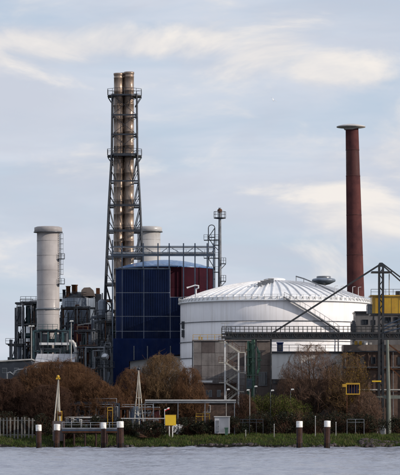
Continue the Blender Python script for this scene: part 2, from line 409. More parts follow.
# ------------------------------------------------------------------ chimneys
def steel_stack(name, label, cx, rpx, ytop, D, mat, band_y, ladder=None, cap=2.6):
    k = kx(D); x = X(cx, D); R = rpx * k; zt = Z(ytop, D); y = D
    T = thing(name, label, 'chimney', (x, y, G))
    MB().lathe(x, y, [(R * 1.02, G - 0.3), (R, Z(340, D)), (R, zt), (R * 0.88, zt), (R * 0.88, zt - 4)], 56).build('shell', mat, T)
    MB().lathe(x, y, [(R * 0.9, zt - 2.2), (0.01, zt - 2.2)], 32).build('flue_mouth', 'soot', T)
    c = MB(); ro = R + cap * k
    c.lathe(x, y, [(R + 0.01, zt - 1.35), (ro, zt - 1.1), (ro, zt - 0.15), (R + 0.012, zt + 0.05)], 56)
    c.build('collar', mat, T)
    g = MB(); g.lathe(x, y, [(ro + 0.02, zt - 1.2), (ro + 0.16, zt - 1.2), (ro + 0.16, zt - 1.05), (ro + 0.02, zt - 1.05)], 56)
    g.build('collar_rim', 'steel_grey', T)
    for by in band_y:
        zb = Z(by, D)
        MB().lathe(x, y, [(R + 0.005, zb - 0.28), (R + 0.22, zb - 0.22), (R + 0.22, zb + 0.1), (R + 0.005, zb + 0.2)], 56).build('stiffening_ring', 'steel_grey', T)
    nseam = 7
    s = MB()
    for i in range(nseam):
        zz = zt - 3 - i * (zt - Z(330, D)) / nseam
        s.lathe(x, y, [(R + 0.001, zz - 0.05), (R + 0.03, zz - 0.04), (R + 0.03, zz + 0.04), (R + 0.001, zz + 0.05)], 56)
    s.build('weld_seam', mat, T)
    if ladder:
        a = math.radians(-22); lx = x + math.cos(a) * (R + 0.35); ly = y + math.sin(a) * (R + 0.35)
        L = MB(); z1 = zt - 1.5; z0 = Z(ladder, D)
        for o in (-0.28, 0.28):
            L.tube((lx + o * 0.3, ly + o, z0), (lx + o * 0.3, ly + o, z1), 0.05, n=4)
        zz = z0
        while zz < z1:
            L.tube((lx - 0.08, ly - 0.28, zz), (lx + 0.08, ly + 0.28, zz), 0.035, n=4, smooth=False); zz += 0.45
        L.build('ladder', 'steel_grey', T)
        H = MB(); zz = z0 + 2
        while zz < z1:
            pts = [(lx + 0.75 * math.sin(q), ly - 0.4 * math.cos(q), zz) for q in np.linspace(0, math.pi, 7)]
            for p, q in zip(pts[:-1], pts[1:]): H.tube(p, q, 0.035, n=4, smooth=False)
            zz += 1.1
        for q in np.linspace(0.3, math.pi - 0.3, 4):
            H.tube((lx + 0.75 * math.sin(q), ly - 0.4 * math.cos(q), z0 + 2), (lx + 0.75 * math.sin(q), ly - 0.4 * math.cos(q), z1), 0.03, n=4, smooth=False)
        H.build('safety_cage', 'steel_grey', T)
        for f in (0.0, 0.5):
            zp = z0 + (z1 - z0) * f
            Q = MB(); Q.box(lx - 0.4, lx + 1.0, ly - 0.7, ly + 0.7, zp - 0.1, zp)
            Q.railing([(lx - 0.3, ly - 0.68, zp), (lx + 0.98, ly - 0.68, zp), (lx + 0.98, ly + 0.68, zp)], 1.1, 0.7)
            Q.build('rest_platform', 'steel_dark', T)
    return T
steel_stack('steel_chimney', 'wide pale grey cylindrical chimney with a collar at far left', 48.2, 11.3, 227, 600, 'stack_grey', [309], ladder=284)
steel_stack('steel_chimney', 'pale grey chimney peeping out behind the tall lattice stack', 148.8, 11.6, 227, 650, 'stack_pale', [], cap=1.6)

# triple flue stack in a lattice tower
D = 622; k = kx(D); cx = X(124.6, D)
T = thing('flue_tower', 'tallest stack, three copper brown flues inside a dark steel lattice', 'chimney', (cx, D, G))
zt = Z(72.5, D)
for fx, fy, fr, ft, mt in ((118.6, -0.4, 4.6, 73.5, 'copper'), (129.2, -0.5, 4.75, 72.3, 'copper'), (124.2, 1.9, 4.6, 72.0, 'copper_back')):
    x = X(fx, D); R = fr * k; zz = Z(ft, D)
    pr = [(R, G - 0.3)]
    nz = 26
    for i in range(nz):
        z = G + (zz - 1 - G) * (i + 1) / nz
        pr += [(R, z - 0.14), (R + 0.05, z - 0.1), (R + 0.05, z + 0.02), (R, z + 0.06)]
    pr += [(R, zz - 0.5), (R * 1.08, zz - 0.4), (R * 1.08, zz), (R * 0.88, zz), (R * 0.88, zz - 3)]
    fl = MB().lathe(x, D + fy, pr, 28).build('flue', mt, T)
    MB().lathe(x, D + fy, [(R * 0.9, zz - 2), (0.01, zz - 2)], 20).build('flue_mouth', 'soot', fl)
HW = [(95, 12.2), (155, 12.8), (206, 15.6), (290, 19.0), (433, 24.0)]
def hw(py): return np.interp(py, [q[0] for q in HW], [q[1] for q in HW])
def corner(py, i):
    h = hw(py) * k; sx, sy = ((-1, -1), (1, -1), (1, 1), (-1, 1))[i]
    return Vector((cx + sx * h, D + sy * h * 0.92, Z(py, D)))
for i in range(4):
    m = MB(); ys_ = [96, 155, 206, 290, 433.5]
    for a_, b_ in zip(ys_[:-1], ys_[1:]): m.tube(corner(a_, i), corner(b_, i), 0.20 if b_ > 160 else 0.17, n=8)
    m.build('leg', 'steel_dark', T)
levels = [96, 116, 135.5, 155, 182, 206.5, 232, 258, 285, 312, 340, 370]
for i, ly_ in enumerate(levels):
    m = MB()
    for q in range(4): m.bar(corner(ly_, q), corner(ly_, (q + 1) % 4), 0.34)
    m.build('ring_beam', 'steel_dark', T)
m = MB()
for a_, b_ in zip(levels[:-1], levels[1:]):
    for q in range(4):
        mid = (corner(a_, q) + corner(a_, (q + 1) % 4)) * 0.5
        if b_ <= 156:
            m.tube(corner(b_, q), corner(a_, (q + 1) % 4), 0.05, n=4); m.tube(corner(b_, (q + 1) % 4), corner(a_, q), 0.05, n=4)
        else:
            A, B = corner(a_, q), corner(a_, (q + 1) % 4); A2, B2 = corner(b_, q), corner(b_, (q + 1) % 4)
            m.tube(A, A2.lerp(B2, 0.22), 0.10, n=4); m.tube(B, B2.lerp(A2, 0.22), 0.10, n=4)
            m.tube(A2.lerp(B2, 0.22), A.lerp(A2, 0.55), 0.07, n=4); m.tube(B2.lerp(A2, 0.22), B.lerp(B2, 0.55), 0.07, n=4)
m.build('bracing', 'steel_dark', T)['kind'] = 'stuff'
for py, w in ((95.5, 16.8), (155.5, 17.0)):
    z = Z(py, D); R = w * k
    oc = [Vector((cx + R * math.cos(math.pi / 8 + i * math.pi / 4) / math.cos(math.pi / 8), D + R * math.sin(math.pi / 8 + i * math.pi / 4), z)) for i in range(9)]
    pl = MB()
    n8 = oc[:8]; pl.add(n8 + [p - Vector((0, 0, 0.35)) for p in n8], [tuple(range(8)), tuple(reversed(range(8, 16)))] + [(i, (i + 1) % 8, 8 + (i + 1) % 8, 8 + i) for i in range(8)])
    po = pl.build('platform', 'steel_dark', T)
    MB().railing(oc, 1.35, 1.5, 0.045).build('railing', 'steel_dark', po)
    m = MB()
    for p in n8: m.tube(p - Vector((0, 0, 0.3)), Vector((cx, D, z - 2.6)) + (p - Vector((cx, D, z))) * 0.62, 0.08, n=4)
    m.build('platform_strut', 'steel_dark', po)
for py, w in ((206.5, 1.5), (232, 1.2), (258, 1.5), (285, 1.2)):
    z = Z(py, D); h = (hw(py) + w) * k
    m = MB()
    for q in range(4):
        A = corner(py, q) ; B = corner(py, (q + 1) % 4); o = Vector((0, 0, 0.3))
        m.bar(A + o, B + o, 0.14)
    m.railing([corner(py, 3) + Vector((0, 0, .2)), corner(py, 0) + Vector((0, 0, .2)), corner(py, 1) + Vector((0, 0, .2))], 1.1, 1.6, 0.03)
    m.build('gallery', 'steel_dark', T)
m = MB()
lx = cx - 9.4 * k; ly = D - 10.5 * k
for o in (-0.25, 0.25): m.tube((lx + o, ly, Z(300, D)), (lx + o, ly, Z(96, D)), 0.05, n=4)
m.build('ladder', 'steel_grey', T)

# red brick chimney
D = 700; k = kx(D)
xb = X(355.6, D); xt = X(352.0, D); zt = Z(127.5, D); zb = Z(290, D)
lean = ((xt - xb) / (zt - zb), 0.0)
xg = xb - lean[0] * (zb - G)
T = thing('brick_chimney', 'tall tapering red brick chimney with a flat overhanging cap', 'chimney', (xg, D, G))
def cr(z): return np.interp(z, [G, zb, zt], [9.6 * k, 8.5 * k, 6.35 * k])
zs = [G - 0.3, Z(300, D), Z(176, D), Z(150, D), zt]
for i, (z0, z1) in enumerate(zip(zs[:-1], zs[1:])):
    m = MB(); n = 10; of = 0.02 if i % 2 else 0.0
    lo = (lean[0] * (z0 - G), 0)
    m.lathe(xg + lean[0] * (z0 - G), D, [(cr(z0 + (z1 - z0) * j / n) + of, z0 + (z1 - z0) * j / n) for j in range(n + 1)], 48, lean=lean)
    o = m.build('shaft', 'brick_soot' if i == 2 else 'brick_red', T)
hb = MB()
for i, z in enumerate((Z(150, D), Z(176, D), Z(215, D), Z(255, D))):
    R = cr(z); hb = MB(); hb.lathe(xg + lean[0] * (z - G), D, [(R + 0.02, z - 0.10), (R + 0.06, z - 0.09), (R + 0.06, z + 0.09), (R + 0.02, z + 0.10)], 48)
    hb.build('iron_band', 'brick_soot', T)
xc = X(351.0, D)
MB().lathe(xc, D, [(cr(zt) + 0.05, zt - 0.6), (cr(zt) + 0.4, zt), (14.4 * k, zt + 0.05), (14.6 * k, zt + 0.22), (13.6 * k, zt + 0.36), (9 * k, zt + 0.66), (4 * k, zt + 0.85), (0.01, zt + 0.9)], 48).build('cap', 'concrete_pale', T)

# mushroom headed vent behind the big tank
D = 642; k = kx(D); x = X(323.7, D)
T = thing('water_tower', 'small dark disc shaped tower head just above the white tank roof', 'tower', (x, D, G))
MB().lathe(x, D, [(2.2 * k, G - 0.3), (2.0 * k, Z(284, D))], 20).build('stem', 'concrete_pale', T)
MB().lathe(x, D, [(2.0 * k, Z(285.2, D)), (6 * k, Z(284.3, D)), (11.6 * k, Z(281.6, D)), (12 * k, Z(280.0, D)), (10.8 * k, Z(278.8, D)), (7 * k, Z(278.2, D)), (0.01, Z(277.9, D))], 40).build('head', 'clad_blue_grey', T)
m = MB(); m.lathe(x, D, [(7.2 * k, Z(279, D)), (7.2 * k, Z(276.6, D)), (6.6 * k, Z(276.2, D)), (0.01, Z(276.0, D))], 32); m.build('lid', 'steel_grey', T)

# ------------------------------------------------------------------ the white storage tank
D = 585; k = kx(D); cx = X(274.8, D); R = 95.0 * k; zw = Z(300.5, D - R)
T = thing('storage_tank', 'huge white cylindrical storage tank with a ribbed dome roof', 'storage tank', (cx, D, G))
zcs = [G - 0.3] + [Z(y, D - R) for y in (416, 396, 376, 357, 340.5, 320.6)] + [zw]
for i, (z0, z1) in enumerate(zip(zcs[:-1], zcs[1:])):
    r = R - 0.02 * i
    MB().lathe(cx, D, [(r, z0 + 0.04), (r, z1 - 0.04), (r - 0.06, z1), (r - 0.06, z1 + 0.03)], 120).build('wall_course', 'white_tank', T)
g = MB()
for z in zcs[4:-1]:
    g.lathe(cx, D, [(R - 0.02, z - 0.09), (R + 0.10, z - 0.07), (R + 0.10, z + 0.05), (R - 0.02, z + 0.07)], 120)
g.build('wind_girder', 'steel_grey', T)
# eave: girder, ledge and rail
ze = Z(296.0, D - R)
MB().lathe(cx, D, [(R - 0.2, zw - 0.1), (R + 0.35, zw), (R + 0.35, zw + 0.22), (R - 0.1, zw + 0.24), (R - 0.1, ze), (R - 0.6, ze + 0.06)], 120).build('eave_ring', 'roof_white', T)
m = MB()
for i in range(96):
    t_ = 2 * math.pi * i / 96; c_, s_ = math.cos(t_), math.sin(t_)
    m.tube((cx + c_ * (R + 0.28), D + s_ * (R + 0.28), zw + 0.15), (cx + c_ * (R - 0.12), D + s_ * (R - 0.12), ze - 0.08), 0.07, n=4, smooth=False)
m.build('eave_bracket', 'steel_pale', T)['kind'] = 'stuff'
MB().ring_rail(cx, D, zw + 0.24, R + 0.28, 1.05, 96, 0.03).build('eave_railing', 'steel_white', T)
ZA = Z(281.3, D)         # crown of the dome
NS = 60; Rr = R - 0.55; rise = ZA - ze; Rs = (Rr * Rr + rise * rise) / (2 * rise)
def dome_z(r): return ZA - (Rs - math.sqrt(max(0, Rs * Rs - r * r)))
rads = np.linspace(Rr, 1.6, 9)
def sector_mesh():
    m = MB(); h = math.pi / NS * 0.999; v = []
    for r in rads:
        for q in (-h, -h / 3, h / 3, h):
            v.append((r * math.sin(q), -r * math.cos(q), dome_z(r) - ZA))
    f = [(i * 4 + j, i * 4 + j + 1, (i + 1) * 4 + j + 1, (i + 1) * 4 + j) for i in range(len(rads) - 1) for j in range(3)]
    m.add(v, f, True); return m
def rib_mesh():
    m = MB()
    for a_, b_ in zip(rads[:-1], rads[1:]):
        w = 0.10; h = 0.20
        v = [(sx * w, -r, dome_z(r) - ZA + dz_) for r in (a_, b_) for sx, dz_ in ((-1, -0.05), (1, -0.05), (1, h), (-1, h))]
        m.add(v, [(0, 1, 5, 4), (1, 2, 6, 5), (2, 3, 7, 6), (3, 0, 4, 7), (0, 3, 2, 1), (4, 5, 6, 7)])
    return m
sec = sector_mesh().build('roof_panel', 'roof_white', loc=(0, 0, 0)); rib = rib_mesh().build('roof_rib', 'roof_rib', loc=(0, 0, 0))
for i in range(NS):
    for src, off in ((sec, 0.0), (rib, 0.5)):
        o = src if i == 0 else src.copy()
        if i: col.objects.link(o)
        o.parent = T; o.location = (0, 0, ZA - G); o.rotation_euler = (0, 0, 2 * math.pi * (i + off) / NS)
MB().lathe(cx, D, [(2.2, ZA - 0.15), (2.2, ZA + 0.45), (1.7, ZA + 0.6), (0.5, ZA + 0.75), (0.01, ZA + 0.78)], 32).build('crown_ring', 'roof_white', T)
def on_roof(px, f):       # point on the dome: photo column, f = 0 rim (camera side) .. 1 centre line
    x = X(px, D) - cx; ymax = math.sqrt(max(0, Rr * Rr - x * x)); y = -ymax * (1 - f)
    return Vector((cx + x, D + y, dome_z(math.hypot(x, y))))
# dark roof hatches near the crown
for px, f, w in ((262, 0.44, 1.1), (266, 0.50, 1.3), (270, 0.58, 1.1), (258.5, 0.36, 0.8)):
    p = on_roof(px, f); h = MB(); h.box(p.x - w * .5, p.x + w * .5, p.y - 0.5, p.y + 0.5, p.z - 0.3, p.z + 0.75)
    o = h.build('roof_hatch', 'steel_grey', T)
    MB().box(p.x - w * .55, p.x + w * .55, p.y - 0.55, p.y + 0.55, p.z + 0.76, p.z + 0.86).build('hatch_lid', 'steel_pale', o)
# pipe with a kink lying on the roof, right of the crown
m = MB(); pts = [on_roof(x_, f_) + Vector((0, 0, h_)) for x_, f_, h_ in ((296, .95, 1.2), (303, .75, 0.9), (314, .45, 0.7), (331, .1, 0.6))]
m.pipe(pts, 0.14)
for p in pts: m.tube(p, p - Vector((0, 0, 1.3)), 0.07, n=4)
m.build('roof_pipe', 'steel_grey', T)
# spiral stair on the wall
st = MB(); rl = MB()
a0_, a1_ = math.asin((281 - 274.8) / 95), math.asin((333 - 274.8) / 95)
zz0, zz1 = Z(297.5, D - R), Z(331.5, D - R * 0.8)
n = 46; prev = None
for i in range(n + 1):
    t_ = a0_ + (a1_ - a0_) * i / n; z = zz0 + (zz1 - zz0) * i / n
    p = Vector((cx + math.sin(t_) * (R + 0.5), D - math.cos(t_) * (R + 0.5), z)); o_ = Vector((math.sin(t_), -math.cos(t_), 0))
    st.bar(p - o_ * 0.45, p + o_ * 0.45, 0.2)
    if prev is not None:
        st.bar(prev + pov * 0.45, p + o_ * 0.45, 0.2)
        rl.tube(prev + pov * 0.45 + Vector((0, 0, 1.05)), p + o_ * 0.45 + Vector((0, 0, 1.05)), 0.04, n=4, smooth=False)
    if i % 4 == 0: rl.tube(p + o_ * 0.45, p + o_ * 0.45 + Vector((0, 0, 1.05)), 0.035, n=4, smooth=False)
    prev, pov = p, o_
so = st.build('spiral_stair', 'steel_grey', T); rl.build('stair_railing', 'steel_grey', so)
# lower stair leg down to the ground (behind the loading boom)
t_ = a1_; p = Vector((cx + math.sin(t_) * (R + 0.5), D - math.cos(t_) * (R + 0.5), zz1))
MB().tube(p, (p.x, p.y, G - 0.2), 0.14, n=6).build('stair_post', 'steel_grey', T)
for px in (331, 337, 349, 355):
    t_ = math.asin((px - 274.8) / 95); p = Vector((cx + math.sin(t_) * (R + 0.1), D - math.cos(t_) * (R + 0.1), zw + 0.2))
    m = MB(); m.tube(p, p + Vector((0, 0, 2.9)), 0.06, n=5); m.tube(p + Vector((0, 0, 2.9)), p + Vector((0.6, 0, 3.0)), 0.05, n=5)
    m.build('rim_lamp_post', 'steel_white', T)
# louvred boxes on the left flank of the tank
for py in (326, 334.5):
    t_ = math.asin((182.3 - 274.8) / 95); x = cx + math.sin(t_) * R; y = D - math.cos(t_) * R; z = Z(py, D)
    m = MB(); m.box(x - 0.1, x + 0.9, y - 1.4, y - 0.2, z - 0.75, z + 0.75)
    for j in range(4): m.box(x - 0.14, x + 0.94, y - 1.5, y - 1.38, z - 0.6 + j * 0.35, z - 0.42 + j * 0.35)
    m.build('louvre_box', 'steel_dark', T)
# fire monitor (water cannon) on the rim
p = on_roof(196, 0.0); p.z = zw + 0.24
T2 = thing('fire_monitor', 'white swivelling water cannon on the left rim of the big tank', 'water cannon', (p.x, p.y - 0.3, p.z))
q = Vector((p.x, p.y - 0.3, p.z))
MB().tube(q, q + Vector((0, 0, 2.6)), 0.16, n=8).build('post', 'steel_white', T2)
m = MB(); m.pipe([q + Vector((0, 0, 2.5)), q + Vector((0.5, -0.2, 2.75)), q + Vector((0.5, -0.3, 3.2)), q + Vector((-0.2, -0.3, 3.3)), q + Vector((-1.4, -0.4, 2.9))], 0.14); m.build('swivel_elbow', 'steel_white', T2)
MB().tube(q + Vector((-1.2, -0.38, 2.98)), q + Vector((-1.9, -0.45, 2.75)), 0.12, 0.2, n=10).build('nozzle', 'steel_white', T2)

# ------------------------------------------------------------------ blue clad building, red drum, pipe bridge
D = 597.5
T = thing('blue_clad_building', 'tall navy blue panel clad building beside the white tank', 'building', (X(148, D), D, G))
m = MB(); m.pbox(115.6, 170.2, 269, 345, D, 3.4); m.pbox(170.2, 184, 297, 345, D + 0.02, 3.38); m.build('wall', 'seam', T)
colsx = [115.6, 122.2, 143.8, 170.2, 184]; rows = [269, 292.6, 316.3, 331.2, 345]
for i in range(4):
    for j in range(4):
        if i == 3 and j == 0: continue
        x0, x1 = colsx[i] + 0.36, colsx[i + 1] - 0.36; y0, y1 = rows[j] + 0.36, rows[j + 1] - 0.36
        if i == 3 and j == 1: y0 = 297.4
        m = MB(); m.pbox(x0, x1, y0, y1, D - 0.14, 0.13)
        if x1 - x0 > 8:        # standing seams
            n = int((x1 - x0) / 2.2)
            for q in range(1, n):
                xx = x0 + (x1 - x0) * q / n; m.pbox(xx - 0.2, xx + 0.2, y0 + 0.1, y1 - 0.1, D - 0.22, 0.075)
        m.build('cladding_panel', 'navy', T)
m = MB(); m.prism([(113.2, 338.5), (181.8, 338.5), (181.8, 354.0), (129.0, 361.5), (129.0, 433.5), (113.2, 433.5)], D - 1.0, 4.2)
lower = m.build('lower_cladding', 'royal', T)
m = MB(); n = 44
for q in range(n):
    xx = 114.5 + (181 - 114.5) * q / (n - 1); yb = 432 if xx < 128.6 else np.interp(xx, [129, 181.8], [361.2, 354.2])
    m.pbox(xx - 0.2, xx + 0.2, 339.2, yb - 0.3, D - 1.12, 0.115)
m.build('standing_seam', 'royal', lower)
m = MB(); m.pbox(115.2, 170.4, 267.8, 269.2, D - 0.2, 3.8); m.build('coping', 'steel_blue', T)
m = MB(); m.pbox(130, 184, 356, None, D + 1.2, 3.0); m.build('base_wall', 'hall_white', T)
for px in (134, 147.5, 170.5):
    MB().tube(P(px, 346, D - 1.25), P(px, 360, D - 1.25), 0.12, n=6).build('downpipe', 'steel_grey', T)

D = 613; k = kx(D); x = X(165, D); R = 48.2 * k
T = thing('red_drum_tank', 'dark red cylindrical tank with a flat blue dome roof', 'storage tank', (x, D, G))
zt = Z(269, D)
zc = [G - 0.3, Z(400, D), Z(350, D), Z(311, D), Z(290, D), zt]
for z0, z1 in zip(zc[:-1], zc[1:]):
    MB().lathe(x, D, [(R, z0 + 0.02), (R, z1 - 0.05), (R - 0.05, z1 - 0.02), (R - 0.05, z1 + 0.02)], 72).build('wall_course', 'drum_red', T)
MB().lathe(x, D, [(R + 0.12, zt - 0.1), (R + 0.12, zt + 0.12), (R - 0.3, zt + 0.2), (R * 0.75, zt + 0.95), (R * 0.45, zt + 1.6), (R * 0.2, zt + 1.9), (0.01, zt + 1.98)], 72).build('roof', 'roof_blue', T)
m = MB()
for q in (-70, -45, -25, -5):
    t_ = math.radians(q); c_, s_ = math.cos(t_), math.sin(t_)
    m.tube((x + c_ * (R + 0.1), D + s_ * (R + 0.1), G), (x + c_ * (R + 0.1), D + s_ * (R + 0.1), zt), 0.08, n=5)
m.build('downpipe', 'maroon', T)

D = 598.5
T = thing('pipe_bridge', 'steel pipe bridge with posts and rails running above the blue building', 'pipe bridge', (X(162, D), D, G))
for px in (112.5, 122, 143.2, 158, 169.2, 183.5, 195, 207.2, 213.5):
    m = MB(); y1 = 269.5 if 115 < px < 170 else (None if px > 184 or px < 115 else None)
    for dd in (-1.4, 1.7):
        m.bar(P(px, 243.2 if px not in (112.5,) else 240, D + dd), Vector((X(px, D + dd), D + dd, (Z(269.0, D + dd) if y1 else G - 0.2))), 0.26)
    m.bar(P(px, 254, D - 1.4), P(px, 254, D + 1.7), 0.2)
    m.build('post', 'steel_blue', T)
for py, r in ((246.4, 0.10), (255.2, 0.22)):
    for dd in (-1.4, 1.7):
        MB().bar(P(111, py, D + dd), P(215, py, D + dd), r * 1.8).build('longitudinal_beam', 'steel_blue', T)
for dd, py, r, mt in ((-0.9, 253.4, 0.20, 'galv'), (-0.2, 253.2, 0.24, 'steel_grey'), (0.5, 253.6, 0.16, 'steel_pale'), (1.1, 253.4, 0.2, 'galv'), (0.0, 247.6, 0.13, 'steel_grey')):
    MB().tube(P(110, py, D + dd), P(215, py, D + dd), r, n=10).build('pipe', mt, T)
m = MB(); m.railing([P(112, 255, D - 1.45), P(214, 255, D - 1.45)], 1.15, 2.0, 0.035); m.build('railing', 'steel_blue', T)
m = MB()
pxs = (112.5, 143.2, 158, 169.2, 183.5, 195, 207.2)
for q, (a_, b_) in enumerate(zip(pxs[:-1], pxs[1:])):
    m.tube(P(a_, 246.5 if q % 2 else 255, D + 1.7), P(b_, 255 if q % 2 else 246.5, D + 1.7), 0.06, n=4)
m.build('bracing', 'steel_blue', T)['kind'] = 'stuff'

# slim mast with a basket head plus the ladder tower beside it
D = 612; k = kx(D); x = X(219.8, D)
T = thing('vent_mast', 'slim dark vent mast with a caged platform at its head', 'mast', (x, D, G))
MB().lathe(x, D, [(1.9 * k, G - 0.3), (1.75 * k, Z(250, D)), (1.3 * k, Z(209, D)), (1.3 * k, Z(207.8, D)), (1.0 * k, Z(207.8, D))], 16).build('tube', 'steel_grey', T)
m = MB(); z = Z(218, D); m.lathe(x, D, [(1.4 * k, z - 0.25), (6.0 * k, z - 0.1), (6.0 * k, z + 0.1), (1.4 * k, z + 0.1)], 20); bk = m.build('basket_platform', 'steel_dark', T)
MB().ring_rail(x, D, z + 0.1, 5.9 * k, 1.3, 10, 0.045).build('basket_railing', 'steel_grey', bk)
MB().lathe(x, D, [(1.6 * k, Z(212.5, D)), (2.4 * k, Z(211.5, D)), (2.4 * k, Z(209.8, D)), (1.5 * k, Z(209, D))], 16).build('head_sleeve', 'rust', T)
for py, s_ in ((263.5, 1), (281, 1), (245, -1)):
    m = MB(); z = Z(py, D); x0 = x + s_ * 1.2 * k; x1 = x + s_ * 6.0 * k
    m.box(min(x0, x1), max(x0, x1), D - 0.8, D + 0.8, z - 0.12, z); m.railing([(x0, D - 0.8, z), (x1, D - 0.8, z), (x1, D + 0.8, z)], 1.2, 0.6, 0.04)
    m.tube((x, D, z - 1.5), (x1, D, z - 0.1), 0.07, n=4); m.build('side_platform', 'steel_dark', T)
xl = X(211.6, D)
T = thing('ladder_tower', 'narrow braced lattice ladder tower beside the vent mast', 'lattice tower', (xl, D, G))
w = 3.2 * k
for sx in (-1, 1):
    for sy in (-1, 1):
        MB().bar((xl + sx * w, D + sy * w, G - 0.2), (xl + sx * w, D + sy * w, Z(228, D)), 0.2).build('leg', 'steel_dark', T)
m = MB(); zz = Z(300, D); step = 2.3; fl = 1
while zz < Z(229, D) - 1:
    z2 = min(zz + step, Z(228, D))
    for sy in (-1, 1):
        m.tube((xl - w * fl, D + sy * w, zz), (xl + w * fl, D + sy * w, z2), 0.06, n=4); m.tube((xl - w, D + sy * w, zz), (xl + w, D + sy * w, zz), 0.06, n=4)
    fl = -fl; zz = z2
m.build('bracing', 'steel_dark', T)['kind'] = 'stuff'
m = MB(); pts = [(xl + w * math.cos(q), D - w, Z(228, D) + w * 0.9 * math.sin(q)) for q in np.linspace(0, math.pi, 8)]
for p, q in zip(pts[:-1], pts[1:]): m.tube(p, q, 0.09, n=4)
m.build('hoop_top', 'steel_dark', T)
for py in (240, 258, 272):
    m = MB(); m.box(xl - w - 1.0, xl + w + 0.9, D - w - 0.3, D + w, Z(py, D) - 0.12, Z(py, D)); m.railing([(xl - w - 1, D - w - .3, Z(py, D)), (xl + w + .9, D - w - .3, Z(py, D))], 1.1, 0.9, 0.04); m.build('landing', 'steel_dark', T)

# ------------------------------------------------------------------ left: process units
R_ = random.Random(21)
def steel_frame(name, label, x0, x1, ytop, D, depth, nx, lv, mat='steel_dark', seed=1, pipes=14, fill=0.5, ragged=True):
    r = random.Random(seed)
    T = thing(name, label, 'process plant', (X((x0 + x1) / 2, D), D, G))
    xs = [X(x0 + (x1 - x0) * i / nx, D) for i in range(nx + 1)]
    zt = Z(ytop, D); zs = [G + (zt - G) * (j + 1) / lv for j in range(lv)]
    for i, x in enumerate(xs):
        for y in (D, D + depth):
            top = zt - (r.random() * (zt - zs[-2] if lv > 1 else 0) if ragged else 0) + r.random() * 0.8
            MB().bar((x, y, G - 0.2), (x, y, top), 0.36).build('column', mat, T)
    for j, z in enumerate(zs):
        m = MB()
        for y in (D, D + depth): m.bar((xs[0], y, z), (xs[-1], y, z), 0.34)
        for x in xs: m.bar((x, D, z - .02), (x, D + depth, z - .02), 0.28)
        b_ = m.build('floor_beam', mat, T)
        if r.random() < 0.85:
            a_ = r.randint(0, nx - 1); e_ = r.randint(a_ + 1, nx)
            m = MB(); m.box(xs[a_] - 0.6, xs[e_] + 0.5, D - 0.5, D + depth, z + 0.18, z + 0.3)
            m.railing([(xs[a_] - 0.6, D - 0.5, z + 0.3), (xs[e_] + 0.5, D - 0.5, z + 0.3)], 1.1, 1.1, 0.04)
            m.build('deck', mat, T)
    for q in range(pipes):
        rad = r.choice((0.06, 0.09, 0.13, 0.18)); yy = D + r.uniform(-0.6, depth)
        xa = r.uniform(xs[0], xs[-1]); za = r.choice(zs) + r.uniform(-0.8, 1.2); xb = r.uniform(xs[0], xs[-1]); zb = r.choice(zs) + r.uniform(-1, 0.8)
        mt = r.choice(('steel_grey', 'galv', 'steel_dark', 'steel_blue', 'silver', 'rust'))
        if rad > .1 and mt in ('galv', 'silver'): mt = 'steel_grey'
        MB().pipe([Vector((xa, yy, G)), Vector((xa, yy, za)), Vector((xb, yy, za)), Vector((xb, yy, max(G, zb - 2)))], rad).build('pipe', mt, T)
    for i in range(nx):
        for j in range(lv):
            if r.random() > fill: continue
            z0 = zs[j - 1] if j else G; z1 = zs[j]; xa, xb = xs[i], xs[i + 1]; w = (xb - xa); h = z1 - z0
            c = r.random(); mt = r.choice(('steel_blue', 'clad_blue_grey', 'steel_grey', 'maroon', 'steel_dark', 'teal'))
            if c < 0.4:
                rad = min(w, h) * 0.34; zc_ = z0 + h * 0.5
                MB().tube((xa + w * .1, D + depth * .4, zc_), (xb - w * .1, D + depth * .4, zc_), rad, n=14).build('vessel', mt, T)
            elif c < 0.7:
                MB().tube(((xa + xb) / 2, D + depth * .4, z0 + 0.3), ((xa + xb) / 2, D + depth * .4, z1 - 0.3), w * 0.3, n=14).build('vessel', mt, T)
            else:
                MB().box(xa + w * .08, xb - w * .08, D + 0.5, D + depth - .3, z0 + .3, z1 - h * .15).build('cabinet', mt, T)
    m = MB()
    for i in range(nx):
        for j in range(lv):
            if r.random() < 0.45:
                z0 = zs[j - 1] if j else G
                m.tube((xs[i], D - .05, z0), (xs[i + 1], D - .05, zs[j]), 0.08, n=4)
    if m.v: m.build('bracing', mat, T)['kind'] = 'stuff'
    return T
steel_frame('process_frame', 'dark stepped steel process structure left of the pale chimney', 15.5, 39, 303, 618, 7, 3, 6, seed=4, pipes=44, fill=1.0)
steel_frame('process_frame', 'low dark steel structure at the far left above the bare trees', 8.5, 22, 345, 606, 5, 2, 3, seed=9, pipes=10, fill=1.0)
steel_frame('process_frame', 'blue grey pipe filled structure between clad vessel and lattice stack', 92, 114, 317, 606, 6, 3, 6, 'steel_blue', seed=14, pipes=50, fill=0.95)
steel_frame('process_frame', 'tangled silver pipework under the clad vessel right of the white elbow', 75, 97, 331, 596, 4, 4, 5, 'steel_dark', seed=23, pipes=34, fill=0.8)
steel_frame('process_frame', 'teal steel deck structure at the foot of the pale chimney', 33.5, 70, 331, 592, 4, 5, 5, 'teal', seed=31, pipes=40, fill=0.8, ragged=False)
steel_frame('process_frame', 'front row of grey pipes and vessels left of the blue building leg', 78, 112, 347, 587, 3, 6, 4, 'steel_dark', seed=48, pipes=64, fill=0.75)
steel_frame('process_frame', 'dark steel structure seen between the pale chimney and clad drum', 56, 66, 300, 640, 5, 2, 7, 'steel_dark', seed=52, pipes=14, fill=0.9)

